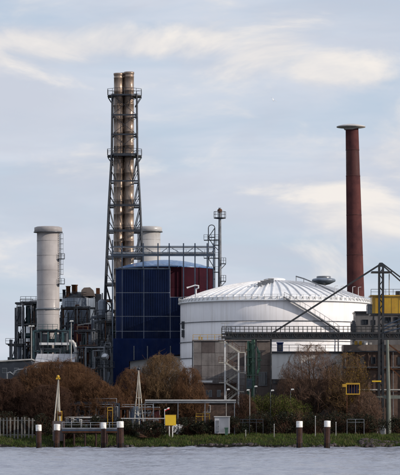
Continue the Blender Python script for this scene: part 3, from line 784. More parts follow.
steel_frame('process_frame', 'dark pipe filled platform structure in front of the clad drum', 61, 95, 308, 624, 3, 5, 7, 'steel_dark', seed=71, pipes=22, fill=0.15)
steel_frame('process_frame', 'dark steel gallery structure behind the blue grey column', 88, 112, 300, 642, 4, 4, 7, 'steel_dark', seed=77, pipes=20, fill=0.7)
steel_frame('process_frame', 'dark crowded pipework directly left of the blue building', 95, 116, 322, 600.5, 2.0, 4, 6, 'steel_dark', seed=83, pipes=40, fill=0.8)
# grey domed vessel left of the stack
D = 628; k = kx(D); x = X(34.5, D); R = 8.4 * k; zs_ = Z(308, D)
T = thing('domed_vessel', 'grey round topped vessel half hidden behind the pale chimney', 'vessel', (x, D, G))
MB().lathe(x, D, [(R, G - 0.3), (R, zs_)], 32).build('shell', 'silver', T)
MB().lathe(x, D, [(R * math.cos(q), zs_ + 0.01 + R * math.sin(q)) for q in np.linspace(0, math.pi / 2 - 0.01, 9)], 32).build('dome', 'stack_grey', T)

# big clad vessel
D = 634; k = kx(D); x = X(78.5, D); R = 16.5 * k
T = thing('clad_vessel', 'broad blue grey panel clad drum with brown vents on its roof', 'vessel', (x, D, G))
zt = Z(298.5, D)
MB().lathe(x, D, [(R - 0.1, G - 0.3), (R - 0.1, zt), (R - 1.2, zt + 1.2), (0.01, zt + 1.5)], 32).build('shell', 'steel_dark', T)
NP = 14
rowz = [Z(345, D), Z(330, D), Z(318, D), Z(308, D), zt]
for j, (z0, z1) in enumerate(zip(rowz[:-1], rowz[1:])):
    for i in range(NP):
        a0_ = 2 * math.pi * (i + 0.02) / NP; a1_ = 2 * math.pi * (i + 0.98) / NP
        if math.sin((a0_ + a1_) / 2) > 0.35: continue
        MB().lathe(x, D, [(R - 0.08, z0 + 0.04), (R + 0.03, z0 + 0.04), (R + 0.03, z1 - 0.04), (R - 0.08, z1 - 0.04)], 4, a0_, a1_, smooth=False).build('cladding_panel', 'clad_blue_grey', T)
MB().ring_rail(x, D, zt + 0.2, R - 0.2, 1.1, 20, 0.045).build('roof_railing', 'steel_dark', T)
for px, w, y0, mt in ((68.6, 2.1, 286.5, 'rust'), (75.0, 2.8, 285.2, 'rust'), (64.5, 1.5, 290, 'steel_dark')):
    xx = X(px, D); MB().lathe(xx, D - 2, [(w * k, zt), (w * k, Z(y0 + 1, D)), (w * 1.2 * k, Z(y0 + .8, D)), (w * 1.2 * k, Z(y0, D)), (w * .8 * k, Z(y0, D)), (w * .8 * k, Z(y0 + 2, D))], 16).build('roof_vent', mt, T)
m = MB(); m.prism([(80.5, 296), (81.5, 290), (84, 287.6), (90, 287.3), (93, 290), (94.5, 296)], D - 3, 5); m.build('roof_monitor', 'concrete_brown', T)
T2 = thing('vent_house', 'brown roof vent housing on the flank of the clad drum', 'vent', (X(98, 636), 636, G))
m = MB(); m.pbox(94.5, 101, 294, None, 636, 4); m.build('housing', 'steel_dark', T2)
m = MB(); m.pbox(96, 99.6, 288, 294.1, 637, 2.4); m.build('chimney', 'rust', T2)

# slim columns
def column(label, px, rp, ytop, D, mat):
    k = kx(D); x = X(px, D); R = rp * k; zt = Z(ytop, D)
    T = thing('process_column', label, 'column', (x, D, G))
    MB().lathe(x, D, [(R, G - 0.3), (R, zt), (R * .8, zt + R * .35), (R * .4, zt + R * .55), (0.01, zt + R * .6)], 28).build('shell', mat, T)
    for f in (0.45, 0.68, 0.9):
        z = G + (zt - G) * f; m = MB(); m.lathe(x, D, [(R + .02, z - .1), (R + .7, z - .1), (R + .7, z), (R + .02, z)], 24); m.ring_rail(x, D, z, R + .65, 1.1, 12, .035)
        m.build('ring_platform', 'steel_dark', T)
    MB().tube((x - R - .25, D - R * .5, G), (x - R - .25, D - R * .5, zt), 0.12, n=6).build('riser_pipe', 'steel_grey', T)
    MB().tube((x, D, zt + R * .5), (x, D, zt + R * .6 + 1.4), 0.14, n=6).build('top_nozzle', 'steel_grey', T)
column('blue grey process column just left of the tall lattice stack', 102.3, 4.4, 302, 611, 'clad_blue_grey')
column('shorter pale process column tucked against the tall lattice stack', 109.6, 2.6, 313, 603, 'steel_pale')

# maroon wall building under the clad drum
D = 612
T = thing('maroon_building', 'dark maroon building with a pale eave below the clad drum', 'building', (X(86, D), D, G))
MB().pbox(74, 96.5, 324, None, D, 5).build('wall', 'maroon', T)
m = MB(); m.add([P(77.5, 324.6, D - .3), P(96, 321.8, D - .3), P(96, 322.9, D - .3), P(77.5, 325.7, D - .3)] + [p + Vector((0, 0.6, 0)) for p in (P(77.5, 324.6, D - .3), P(96, 321.8, D - .3), P(96, 322.9, D - .3), P(77.5, 325.7, D - .3))],
    [(0, 1, 2, 3), (7, 6, 5, 4), (0, 4, 5, 1), (1, 5, 6, 2), (2, 6, 7, 3), (3, 7, 4, 0)]); m.build('eave', 'steel_pale', T)

# hall with a sloping pale roof
D = 582
T = thing('pale_roof_hall', 'low hall with a steep pale lilac roof behind the bare trees', 'building', (X(53, D), D, G))
m = MB(); m.pbox(33, 74, 368, None, D, 12); m.build('wall', 'concrete_dark', T)
a = [P(32.6, 368.3, D - .4), P(74.5, 368.3, D - .4)]; z1 = Z(353, D); b = [Vector((X(74, D), D + 7, z1)), Vector((X(35, D), D + 7, z1))]
npan = 7
for i in range(npan):
    f0, f1 = (i + .02) / npan, (i + .98) / npan
    q = [a[0].lerp(a[1], f0), a[0].lerp(a[1], f1), b[1].lerp(b[0], f1), b[1].lerp(b[0], f0)]
    m = MB(); dn = Vector((0, .12, -.12)); m.add(q + [p + dn for p in q], [(0, 1, 2, 3), (7, 6, 5, 4), (0, 4, 5, 1), (1, 5, 6, 2), (2, 6, 7, 3), (3, 7, 4, 0)])
    m.build('roof_panel', 'lilac_roof', T)
m = MB(); m.box(X(36, D), X(73.5, D), D + 6.8, D + 12, Z(366, D), z1 - .2); m.build('rear_wall', 'concrete_dark', T)
# long white beam across the teal deck
D = 590.5
T = thing('pipe_duct', 'white horizontal duct across the teal deck at the chimney foot', 'duct', (X(54, D), D, Z(345, D)))
MB().pbox(39.5, 69, 342.6, 345.0, D, 1.0).build('duct', 'steel_white', T)
m = MB()
for px in (41, 48, 55, 62, 68): m.pbox(px - .3, px + .3, 342.2, 345.4, D - .06, 1.12)
m.build('flange', 'steel_grey', T)
m = MB()
for px in (43, 64): m.bar(P(px, 345, D + .5), Vector((X(px, D), D + .5, G - .2)), .3)
m.build('support_leg', 'steel_dark', T)
# white elbow pipe
D = 588
T = thing('elbow_pipe', 'fat white elbow pipe bending down beside the pale roofed hall', 'pipe', (X(76, D), D, G))
pts = [P(69, 341.5, D), P(72.3, 341.8, D), P(74.2, 344, D), P(75.5, 348, D), P(76, 352, D), Vector((X(76, D), D, G - .2))]
MB().pipe(pts, 0.38, 12).build('pipe', 'steel_pale', T)
m = MB(); m.tube(P(76, 352, D), P(76, 353.2, D), .7, n=14); m.build('flange', 'steel_grey', T)
# silver drums among the pipework
def drum(label, px, py, rp, D, axis, mat):
    k = kx(D); c = P(px, py, D); r = rp * k
    T = thing('silver_drum', label, 'drum', (c.x, c.y, G))
    d = Vector((0, 1, 0)) if axis == 'y' else Vector((1, 0, 0)); L = r * 1.6
    MB().tube(c - d * L, c + d * L, r, n=20).build('shell', mat, T)
    e_ = MB()
    for s_ in (-1, 1): e_.ball(c + d * L * s_, r * .98, 6, 16)
    e_.build('end_cap', mat, T)
    m = MB()
    for s_ in (-.6, .6): m.tube(c + d * L * s_, Vector((c.x + d.x * L * s_, c.y + d.y * L * s_, G - .2)), r * .25, n=6)
    m.build('support', 'steel_grey', T)
    MB().tube(c - d * (L * .3), c - d * (L * .3) + Vector((0, 0, r * 1.7)), r * .3, n=8).build('nozzle', 'steel_white', T)
drum('end on silver drum below the blue grey process column', 104.8, 357.0, 4.2, 588.3, 'y', 'silver')
# lamp masts
def lamp_mast(label, px, ytop, D, heads=1, mat='steel_pale', hw_=0.55, r=0.13, arm=0.8):
    p = P(px, ytop, D)
    T = thing('lamp_post', label, 'lamp post', (p.x, D, G))
    MB().tube((p.x, D, G - .3), (p.x, D, p.z), r, r * .6, n=8).build('pole', mat, T)
    for h in range(heads):
        s_ = 1 if h % 2 == 0 else -1
        a_ = MB(); a_.tube((p.x, D, p.z - .05), (p.x + s_ * arm, D - .2, p.z + .15), r * .5, n=6); a_.build('arm', mat, T)
        q = Vector((p.x + s_ * arm, D - .2, p.z + .15))
        m = MB(); m.add([(q.x - hw_, q.y - .25, q.z), (q.x + hw_, q.y - .25, q.z + .05), (q.x + hw_, q.y + .25, q.z + .05), (q.x - hw_, q.y + .25, q.z), (q.x - hw_ * .7, q.y - .15, q.z + .28), (q.x + hw_ * .7, q.y - .15, q.z + .3), (q.x + hw_ * .7, q.y + .15, q.z + .3), (q.x - hw_ * .7, q.y + .15, q.z + .28)],
              [(0, 3, 2, 1), (4, 5, 6, 7), (0, 1, 5, 4), (1, 2, 6, 5), (2, 3, 7, 6), (3, 0, 4, 7)])
        m.build('lamp_head', 'lamp_head', T)
lamp_mast('tall floodlight mast left of the pale roofed hall', 31.5, 327.5, 575, 2, 'steel_pale', .32, .14, .32)
lamp_mast('tall floodlight mast with white head right of the pale chimney', 71.2, 322.5, 578, 1, 'steel_pale', .45, .14, .1)
lamp_mast('tall street lamp standing clear in front of the green bushes', 249.8, 391.6, 517, 1, 'steel_pale', .32, .07, -.3)
lamp_mast('street lamp just right of the foot of the staircase tower', 254.0, 388.0, 528, 1, 'steel_grey', .32, .06, .35)
lamp_mast('street lamp rising out of the green bushes', 270.6, 392.0, 523, 1, 'steel_grey', .32, .06, .35)
lamp_mast('street lamp at the right edge of the green bushes', 290.6, 391.0, 525, 1, 'steel_grey', .32, .06, .35)
lamp_mast('short street lamp at the left foot of the staircase tower', 226.2, 391.0, 524, 1, 'steel_pale', .3, .08, .4)

# dark low building far left, with looping pale pipe
D = 560
T = thing('dark_shed', 'long low dark building with a pale roof edge at far left', 'building', (X(8, D), D, G))
MB().pbox(-60, 31.5, 361.2, None, D, 8).build('wall', 'steel_dark', T)
m = MB(); m.prism([(-61, 363.6), (32, 358.7), (32, 360.0), (-61, 365.0)], D - .4, 9); m.build('roof', 'steel_pale', T)
for px in (-12, 2, 14, 25):
    m = MB(); m.pbox(px, px + 5, 368, 373, D - .04, .1); f_ = m.build('window', 'steel_grey', T)
    MB().pbox(px + .4, px + 4.6, 368.4, 372.6, D - .07, .04).build('pane', 'glass', f_)
D = 550
T = thing('pipe_loop', 'pale pipe expansion loop in front of the dark shed', 'pipe', (X(15, D), D, G))
MB().pipe([P(7, 433, D), P(7, 373.5, D), P(10, 372.5, D), P(13, 374.5, D), P(15, 371.5, D), P(18, 370, D), P(26, 369, D), P(26, 433, D)], .17, 8).build('pipe', 'steel_grey', T)

# ------------------------------------------------------------------ centre: concrete building, stair tower, green pipes
def window(T, x0, x1, y0, y1, D, fm='steel_grey', bars=1, pm='glass'):
    m = MB(); t_ = .45
    m.pbox(x0, x1, y0, y0 + t_, D - .1, .16); m.pbox(x0, x1, y1 - t_, y1, D - .1, .16)
    m.pbox(x0, x0 + t_, y0 + t_, y1 - t_, D - .1, .16); m.pbox(x1 - t_, x1, y0 + t_, y1 - t_, D - .1, .16)
    for b_ in range(bars):
        xx = x0 + (x1 - x0) * (b_ + 1) / (bars + 1); m.pbox(xx - .15, xx + .15, y0 + t_, y1 - t_, D - .08, .12)
    f_ = m.build('window', fm, T)
    MB().pbox(x0 + .2, x1 - .2, y0 + .2, y1 - .2, D - .03, .06).build('pane', pm, f_)
D = 552
T = thing('concrete_building', 'grimy grey brown concrete panel building behind the zigzag stairs', 'building', (X(231, D), D, G))
MB().pbox(192, 271, 341, None, D, 8).build('wall', 'concrete_dark', T)
cxs = [192, 201.5, 215, 228, 245, 258, 271]; rys = [341, 353, 365.5, 379, 396, 414]
r = random.Random(5)
for i in range(6):
    for j in range(5):
        mt = 'concrete'
        if i >= 4: mt = 'concrete_brown'
        if (i, j) in ((1, 0), (3, 1)): mt = 'concrete_dark'
        if (i, j) in ((0, 2), (0, 3)): mt = 'concrete_dark'
        m = MB(); m.pbox(cxs[i] + .15, cxs[i + 1] - .15, rys[j] + .15, rys[j + 1] - .15, D - .12 - r.random() * .05, .14)
        m.build('wall_panel', mt, T)
window(T, 258.6, 267.0, 372.0, 386.0, D - .2, 'steel_grey', 2)
m = MB(); m.pbox(192, 271, 339.8, 341.0, D - .4, 8.6); m.build('parapet', 'concrete', T)
m = MB(); m.pbox(198.5, 212.5, 380.6, 382.6, D - 1.5, 1.4); m.build('door_canopy', 'hall_white', T)
MB().tube(P(193.2, 341.5, D - .3), Vector((X(193.2, D), D - .3, G)), .1, n=6).build('downpipe', 'steel_grey', T)
m = MB(); m.railing([P(193, 339.8, D - .2), P(222, 339.8, D - .2)], 1.0, 1.5, .04)
m.build('roof_railing', 'yellow', T)
m = MB(); m.pbox(198.6, 199.6, 336.5, 340, D + .3, .4); m.pbox(201.2, 202.4, 337, 340, D + .3, .4); m.build('roof_post', 'yellow', T)

# brick annex in front
D = 545
T = thing('brick_annex', 'low red brown brick annex left of the staircase tower', 'building', (X(215, D), D, G))
MB().pbox(201, 236, 384, None, D, 5).build('wall', 'brick_brown', T)
m = MB(); m.pbox(200.3, 236.6, 382.9, 384, D - .3, 5.6); m.build('roof', 'concrete_dark', T)
window(T, 206, 212, 390, 397, D, 'steel_grey', 1); window(T, 217, 221, 390, 397, D, 'steel_grey', 1)

D = 541
T = thing('stair_tower', 'pale zigzag outdoor staircase tower below the end of the boom', 'staircase', (X(233, D), D, G))
for px, yt in ((225.0, 341), (238.6, 351.5)):
    for dd in (0, 2.4):
        MB().bar(P(px, yt, D + dd), Vector((X(px, D + dd), D + dd, G - .2)), .30).build('post', 'steel_white', T)
MB().bar(P(245.2, 352, D), P(245.2, 374, D), .18).build('post', 'steel_white', T)
fl = [((225, 342.3), (239.5, 352.2), 0), ((239, 353.2), (225.5, 362.2), 1.2), ((225, 362.4), (239.5, 372.4), 0), ((239, 373.4), (225.5, 382.2), 1.2), ((225, 382.4), (238.8, 391.0), 0), ((238.6, 391.6), (226, 402), 1.2), ((226, 402), (239, 412), 0), ((239, 412), (227, 424), 1.2), ((227, 424), (238, 434.5), 0)]
for (a_, b_, dd) in fl:
    A, B = P(a_[0], a_[1], D + dd), P(b_[0], b_[1], D + dd)
    m = MB()
    for o in (0, 1.0):
        ov = Vector((0, o, 0)); m.tube(A + ov, B + ov, .24, n=4, rot=math.pi / 4, smooth=False)
    ns = 11
    for i in range(ns):
        p = A.lerp(B, (i + .5) / ns); m.box(p.x - .16, p.x + .16, p.y + .02, p.y + .98, p.z + .02, p.z + .08)
    fo = m.build('flight', 'cream_steel', T)
    if a_[1] > 400: continue
    m = MB(); m.railing([A + Vector((0, 0, .1)), B + Vector((0, 0, .1))], 1.0, .9, .032); m.build('handrail', 'rust' if dd == 0 else 'cream_steel', fo)
for x0, x1, y in ((218.8, 225.4, 341.6), (238, 245.6, 352.0), (218.8, 225.6, 362.2), (238, 246.2, 372.2), (219.0, 225.6, 382.2), (238, 244, 391.2)):
    m = MB(); m.pbox(x0, x1, y, y + 1.0, D - .1, 2.6); lo_ = m.build('landing', 'cream_steel', T)
    m = MB(); m.railing([P(x0, y, D), P(x1, y, D)], 1.05, .8, .035); m.build('landing_railing', 'rust', lo_)

D = 541.5
T = thing('green_pipework', 'green painted vertical pipes and valves right of the staircase', 'pipework', (X(253, D), D, G))
for pts, r_ in (([(248.6, 341), (248.6, 433)], .28), ([(253.2, 339), (253.2, 433)], .36), ([(253.2, 346), (256.5, 348), (259.0, 353), (259.0, 369), (256, 374), (253.4, 377)], .27), ([(250.8, 343), (250.8, 372), (249, 378)], .16)):
    MB().pipe([P(a_, b_, D + (.5 if a_ < 252 else 0)) for a_, b_ in pts], r_, 10).build('pipe', 'green_paint', T)
for px, py in ((248.6, 350), (253.2, 343), (253.2, 362), (259, 360), (248.6, 365), (253.2, 380)):
    m = MB(); m.tube(P(px, py - .8, D + (.5 if px < 252 else 0)), P(px, py + .8, D + (.5 if px < 252 else 0)), .52, n=12); m.build('flange', 'green_paint', T)
m = MB(); m.pbox(246.6, 252.2, 378.5, 388.5, D - .5, 1.0); tb_ = m.build('valve_cabinet', 'teal', T)
m = MB(); m.pbox(247.6, 251.2, 380, 386, D - .55, .05); m.build('cabinet_door', 'steel_blue', tb_)
m = MB()
for py in (357, 375): m.pbox(246, 261, py, py + .7, D - .4, 1.8)
m.build('bracket', 'green_paint', T)

# white low hall with a rail on top
D = 547
T = thing('white_hall', 'plain off white hall wall with a railed flat roof', 'building', (X(307, D), D, G))
MB().pbox(271.2, 343.5, 353, None, D, 10).build('wall', 'concrete_dark', T)
for i in range(3):
    x0 = 271.2 + i * 24.1; MB().pbox(x0 + .06, x0 + 24.04, 353.4, 379.2, D - .14, .13).build('wall_panel', 'hall_white', T)
MB().pbox(270.8, 344, 351.4, 353.3, D - .5, 11).build('roof_edge', 'steel_dark', T)
m = MB(); m.railing([P(271, 351.4, D - .4), P(343.5, 351.4, D - .4)], 1.25, 1.7, .045); m.build('roof_railing', 'steel_dark', T)
for i in range(6):
    x0 = 273 + i * 12; window(T, x0, x0 + 9, 379.8, 383.6, D - .05, 'steel_dark', 2)
D = 549
T = thing('vent_hood', 'dark blue hooded vent standing on the white hall roof', 'vent', (X(280, D), D, Z(351.4, D)))
m = MB(); m.pbox(277.2, 283.0, 343.4, 351.2, D, 1.4); m.pbox(276.6, 283.6, 342.2, 343.4, D - .2, 1.8); m.build('hood', 'royal', T)
m = MB(); m.pbox(278, 282.2, 345, 350.5, D - .06, .05); m.build('grille', 'steel_dark', T)

# ------------------------------------------------------------------ right: brown hall, grey house, loader
D = 548
T = thing('grey_house', 'grimy grey upper storey house behind the boom below the yellow cabin', 'building', (X(385, D), D, G))
m = MB(); m.pbox(355.5, 440, 312.6, None, D, 8); m.pbox(352.0, 355.5, 322, None, D + .2, 6); m.build('wall', 'house_grey', T)
m = MB(); m.pbox(354.6, 441, 311.2, 312.6, D - .5, 9); m.build('roof', 'steel_dark', T)
window(T, 362.0, 368.2, 319.6, 324.6, D, 'steel_dark', 1); window(T, 385, 391, 317, 323, D, 'steel_dark', 1); window(T, 394, 400.5, 317, 323, D, 'steel_dark', 1); window(T, 371.5, 375.5, 320, 325, D, 'steel_dark', 0)
m = MB(); m.pbox(350.8, 356.0, 324, 331, D - 1.8, 1.5); m.build('equipment_box', 'steel_dark', T)
m = MB(); m.pbox(352.2, 355, 320.5, 324, D - 1.5, 1.0); m.build('equipment_vent', 'steel_dark', T)
m = MB(); m.box(X(350.8, D), X(356, D), D - 1.8, D + .3, Z(331, D) - .2, Z(331, D)); m.build('equipment_shelf', 'steel_dark', T)

D = 541
T = thing('brown_hall', 'dark brown brick hall behind the loader legs at far right', 'building', (X(392, D), D, G))
MB().pbox(343.6, 445, 351.5, None, D, 6.5).build('wall', 'brick_brown', T)
MB().pbox(343.3, 446, 344.8, 351.0, D - .25, 7).build('parapet', 'concrete_brown', T)
MB().pbox(343.0, 446, 350.8, 352.0, D - .5, 7.2).build('string_course', 'steel_dark', T)
for i in range(5):
    x0 = 346 + i * 11.2; MB().pbox(x0 - .45, x0 + .45, 352.2, 432, D - .25, .3).build('pilaster', 'brick_brown', T)
for x0, y0, w, h in ((397.5, 357, 5, 8), (407.5, 357, 5, 8), (364, 398, 5.5, 9), (386.5, 398, 5, 9), (349, 357, 4.5, 7), (360, 357, 4.5, 7), (371, 357, 4.5, 7)):
    window(T, x0, x0 + w, y0, y0 + h, D, 'steel_dark', 1)
for py, r_, mt in ((367.5, .14, 'steel_grey'), (369.4, .10, 'rust'), (390, .16, 'steel_pale')): MB().tube(P(344, py, D - .55), P(445, py, D - .55), r_, n=8).build('wall_pipe', mt, T)
for px in (345, 378, 393, 405): MB().tube(P(px, 352.4, D - .42), Vector((X(px, D), D - .42, G)), .09, n=6).build('downpipe', 'steel_grey', T)
m = MB(); m.pbox(352, 372, 342.6, 344.6, D + 1, 2); m.build('roof_duct', 'steel_pale', T)
for px in (356, 360.5, 366): MB().tube(P(px, 344.9, D + .5), P(px, 341.2, D + .5), .3, n=8).build('roof_vent', 'yellow' if px < 361 else 'hall_white', T)

# ship loader: walkway boom with lattice, mast, ties, yellow machinery cabin, legs
D = 532
T = thing('ship_loader', 'dark loading gantry with a long railed boom, mast and yellow cabin', 'loading gantry', (X(381, D), D, G))
zb0, zb1 = Z(338.6, D), Z(333.0, D)
for dd in (0, 2.6):
    m = MB(); xa, xb = X(225, D), X(470, D); y = D + dd
    m.bar((xa, y, zb0), (xb, y, zb0), .30); m.bar((xa, y, zb1), (xb, y, zb1), .34)
    n = 58
    for i in range(n):
        x0 = xa + (xb - xa) * i / n; x1 = xa + (xb - xa) * (i + 1) / n
        m.bar((x0, y, zb0), (x0, y, zb1), .14); m.tube((x0, y, zb0 if i % 2 else zb1), (x1, y, zb1 if i % 2 else zb0), .07, n=4)
    m.build('boom_truss', 'gantry', T)
m = MB(); m.box(X(222, D), X(470, D), D + .02, D + 2.58, zb1 - .3, zb1 - .05); m.build('boom_deck', 'gantry', T)
m = MB(); m.box(X(226, D), X(470, D), D + .3, D + 2.3, zb0 - .1, zb1 - .35); m.build('conveyor_trough', 'gantry', T)
m = MB()
for dd in (-.05, 2.65): m.railing([(X(222, D), D + dd, zb1 + .1), (X(470, D), D + dd, zb1 + .1)], 1.2, .86, .038)
m.build('boom_railing', 'gantry', T)
m = MB(); m.box(X(221.5, D), X(232, D), D - .4, D + 3, Z(338, D), Z(336.3, D)); m.railing([(X(221.6, D), D - .4, Z(336.3, D)), (X(232, D), D - .4, Z(336.3, D))], 1.6, .6, .05)
m.build('boom_end_platform', 'gantry', T)
m = MB(); p = P(225, 336, D + 1); m.tube(p, p + Vector((0, 0, 2.5)), .06, n=5); m.tube(p + Vector((-.8, 0, 2.4)), p + Vector((.9, 0, 2.5)), .05, n=5); m.build('end_lamp', 'steel_pale', T)
for i, px in enumerate((256, 271)):
    MB().tube(P(px, 338.6, D + 1.3), Vector((X(px, D), D + 1.3, G - .2)), .16, n=8).build('boom_support', 'gantry', T)
# mast
for dd in (0, 2.6):
    m = MB()
    for px in (379.2, 383.0): m.bar(P(px, 265, D + dd), Vector((X(px, D), D + dd, G - .2)), .42)
    for i in range(26):
        y0 = 268 + i * 6.0
        if y0 + 6 > 433: break
        m.tube(P(379.2 if i % 2 else 383, y0, D + dd), P(383 if i % 2 else 379.2, y0 + 6, D + dd), .09, n=4)
    m.build('mast', 'gantry', T)
m = MB(); m.pbox(378.6, 383.6, 330, 375, D + .25, 2.1); m.build('hoist_shaft', 'gantry', T)
m = MB(); m.pbox(376, 386, 427, None, D - .6, 3.8); m.build('mast_footing', 'concrete_pale', T)
m = MB(); m.pbox(371.8, 392.0, 271.2, 272.6, D - .4, 3.4); m.build('crosshead', 'gantry', T)
m = MB(); m.prism([(378, 266), (379.6, 262.6), (382.4, 262.6), (384.2, 266)], D - .2, 3.0); m.build('mast_head', 'gantry', T)
for dd in (-.05, 2.65):
    MB().bar(P(381, 264, D + dd), P(272, 333.4, D + dd), .34).build('tie_bar', 'gantry', T)
    MB().bar(P(381, 264, D + dd), P(432, 309, D + dd), .26).build('tie_bar', 'gantry', T)
    MB().bar(P(382, 263.3, D + dd), P(470, 330, D + dd), .26).build('tie_bar', 'gantry', T)
m = MB(); m.pbox(372.2, 430, 296.3, 313.4, D + .8, 5.2); cb = m.build('machinery_cabin', 'yellow', T)
m = MB(); m.pbox(370.2, 431, 295.0, 296.3, D + .5, 5.8); m.build('cabin_roof', 'yellow', cb)
m = MB()
for px in (384.5, 392, 399, 407, 415): m.pbox(px - .2, px + .2, 296.6, 313.2, D + .74, .06)
m.build('cabin_rib', 'yellow', cb)
m = MB(); m.pbox(370.5, 431, 313.4, 315.2, D + .6, 5.6); m.build('cabin_floor', 'gantry', cb)
for px in (373.5, 399, 428):
    for dd in (1.0, 5.8): MB().bar(P(px, 315, D + dd), Vector((X(px, D), D + dd, zb1 - .1)), .32).build('cabin_leg', 'gantry', T)
m = MB(); m.railing([P(371, 295.0, D + .7), P(430, 295.0, D + .7)], 1.1, 1.5, .04); m.build('cabin_roof_railing', 'steel_grey', cb)
m = MB(); m.pbox(396, 400, 291, 295, D + 2, 2); m.build('roof_winch', 'gantry', cb)
MB().tube(P(389.2, 296, D + 3), P(389.2, 274, D + 3), .10, n=6).build('antenna_pole', 'steel_pale', cb)
m = MB(); m.pbox(367.3, 371.8, 304, 313.6, D + 1.2, 1.6); m.railing([P(366.5, 313.6, D + 1.1), P(372, 313.6, D + 1.1)], 1.6, .4, .05); m.build('cabin_balcony', 'steel_grey', cb)
# pipes and braces right of the mast
m = MB()
for a_, b_ in (((384, 326), (410, 315)), ((384, 329), (412, 319)), ((384, 332.5), (415, 324))): m.tube(P(*a_, D - .3), P(*b_, D - .3), .14, n=6)
m.build('cable_tray', 'steel_blue', T)
# green grey front leg with crosspiece
D2 = 524
m = MB(); m.tube(Vector((X(388.6, D2), D2, G - .3)), P(388.6, 398, D2), .52, .42, n=10); m.tube(P(388.6, 398, D2), P(387.4, 340, D2), .40, .26, n=10); m.build('front_leg', 'gantry_green', T)
m = MB(); m.add([P(374, 396.8, D2), P(386, 395.4, D2), P(430, 395.4, D2), P(430, 398.6, D2), P(386, 398.8, D2)] + [p + Vector((0, .7, 0)) for p in (P(374, 396.8, D2), P(386, 395.4, D2), P(430, 395.4, D2), P(430, 398.6, D2), P(386, 398.8, D2))],
    [(0, 1, 2, 3, 4), (9, 8, 7, 6, 5), (0, 5, 6, 1), (1, 6, 7, 2), (2, 7, 8, 3), (3, 8, 9, 4), (4, 9, 5, 0)]); m.build('crosspiece', 'gantry_green', T)
for a_, b_ in (((388.6, 366), (410, 386)), ((388, 344), (412, 362)), ((389.2, 432), (412, 410))):
    MB().bar(P(*a_, D2 + .3), P(*b_, D2 + .3), .24).build('brace', 'rust', T)
MB().bar(P(387.6, 341, D2), P(387.6, 341, D), .3).build('head_beam', 'gantry', T)
MB().tube(Vector((X(430, D2), D2, G - .3)), P(430, 340, D2), .4, .3, n=10).build('front_leg', 'gantry_green', T)
m = MB(); m.pbox(372, 381.2, 380.6, 382.0, D - .6, .5); m.build('warning_beam', 'yellow_sign', T)

D = 519
T = thing('white_drum', 'short pale white drum at the foot of the loader mast', 'drum', (X(381.5, D), D, G))
k = kx(D); x = X(381.5, D)
MB().lathe(x, D, [(3.4 * k, G - .1), (3.4 * k, Z(425.6, D)), (3.0 * k, Z(425.2, D)), (.01, Z(425.0, D))], 24).build('shell', 'white_paint', T)
m = MB()
for py in (427.5, 430): m.lathe(x, D, [(3.4 * k, Z(py, D) - .06), (3.4 * k + .06, Z(py, D)), (3.4 * k, Z(py, D) + .06)], 24)
m.build('hoop', 'steel_pale', T)

# yellow caged platform
D = 519
T = thing('caged_platform', 'yellow barred cage platform on legs before the brown hall', 'platform', (X(352, D), D, G))
for y0, y1 in ((383.0, 384.5), (393.6, 394.7)):
    m = MB(); m.pbox(346, 360, y0, y1, D, 2.2); m.build('frame_beam', 'yellow', T)
m = MB(); m.pbox(342.4, 346, 384, 387, D, 2.2); m.build('bracket', 'yellow', T)
for i in range(6):
    px = 346.4 + i * 2.64; MB().bar(P(px, 384.5, D + .1), P(px, 393.7, D + .1), .16).build('bar', 'yellow' if i in (0, 5) else 'rust', T)
m = MB(); m.pbox(347.5, 358.5, 385, 393.5, D + 1.0, .9); m.build('control_box', 'navy', T)
for px in (347, 359):
    for dd in (.2, 2.0): MB().bar(P(px, 394.5, D + dd), Vector((X(px, D), D + dd, G - .2)), .22).build('leg', 'rust', T)

# ------------------------------------------------------------------ foreground on the bank
def pile(label, px, ytop, D, r=.50):
    x = X(px, D); zt = Z(ytop, D); h = (6.2) * kx(D)
    T = thing('mooring_pile', label, 'mooring pile', (x, D, -2.2), 'mooring piles along the bank')
    MB().lathe(x, D, [(r, -2.2), (r * .97, zt - h), (r * .9, zt - h + .01)], 20).build('shaft', 'pile', T)
    MB().lathe(x, D, [(r * 1.04, zt - h), (r * 1.04, zt - .08), (r * .96, zt), (.01, zt + .02)], 20).build('white_band', 'white_paint', T)
    m = MB(); m.lathe(x, D, [(r * .98, -.3), (r * 1.02, -.2), (r * 1.02, .75), (r * .985, .95)], 20); m.build('tide_ring', 'soot', T)
    m = MB()
    for o in (-.14, .14): m.tube((x + o, D - r - .08, -.5), (x + o, D - r - .08, zt - h - .1), .03, n=4)
    for i in range(9): m.tube((x - .14, D - r - .08, i * .4), (x + .14, D - r - .08, i * .4), .025, n=4)
    m.build('rung_ladder', 'rust', T)
    T.rotation_euler = (0, math.radians(1.6 * math.sin(px * 1.7)), 0)
pile('leftmost white topped mooring pile near the pale fence', 39.3, 424.8, 489)
pile('white topped mooring pile in front of the yellow derrick base', 56.2, 424.2, 490, .54)
pile('white topped mooring pile at the jetty walkway end', 103.5, 422.6, 491, .48)
pile('white topped mooring pile just right of the jetty walkway', 121.2, 421.4, 489, .60)
pile('left of the two white topped piles at the right', 299.4, 421.2, 488, .55)
pile('right of the two white topped piles at the right', 326.7, 420.8, 488, .55)

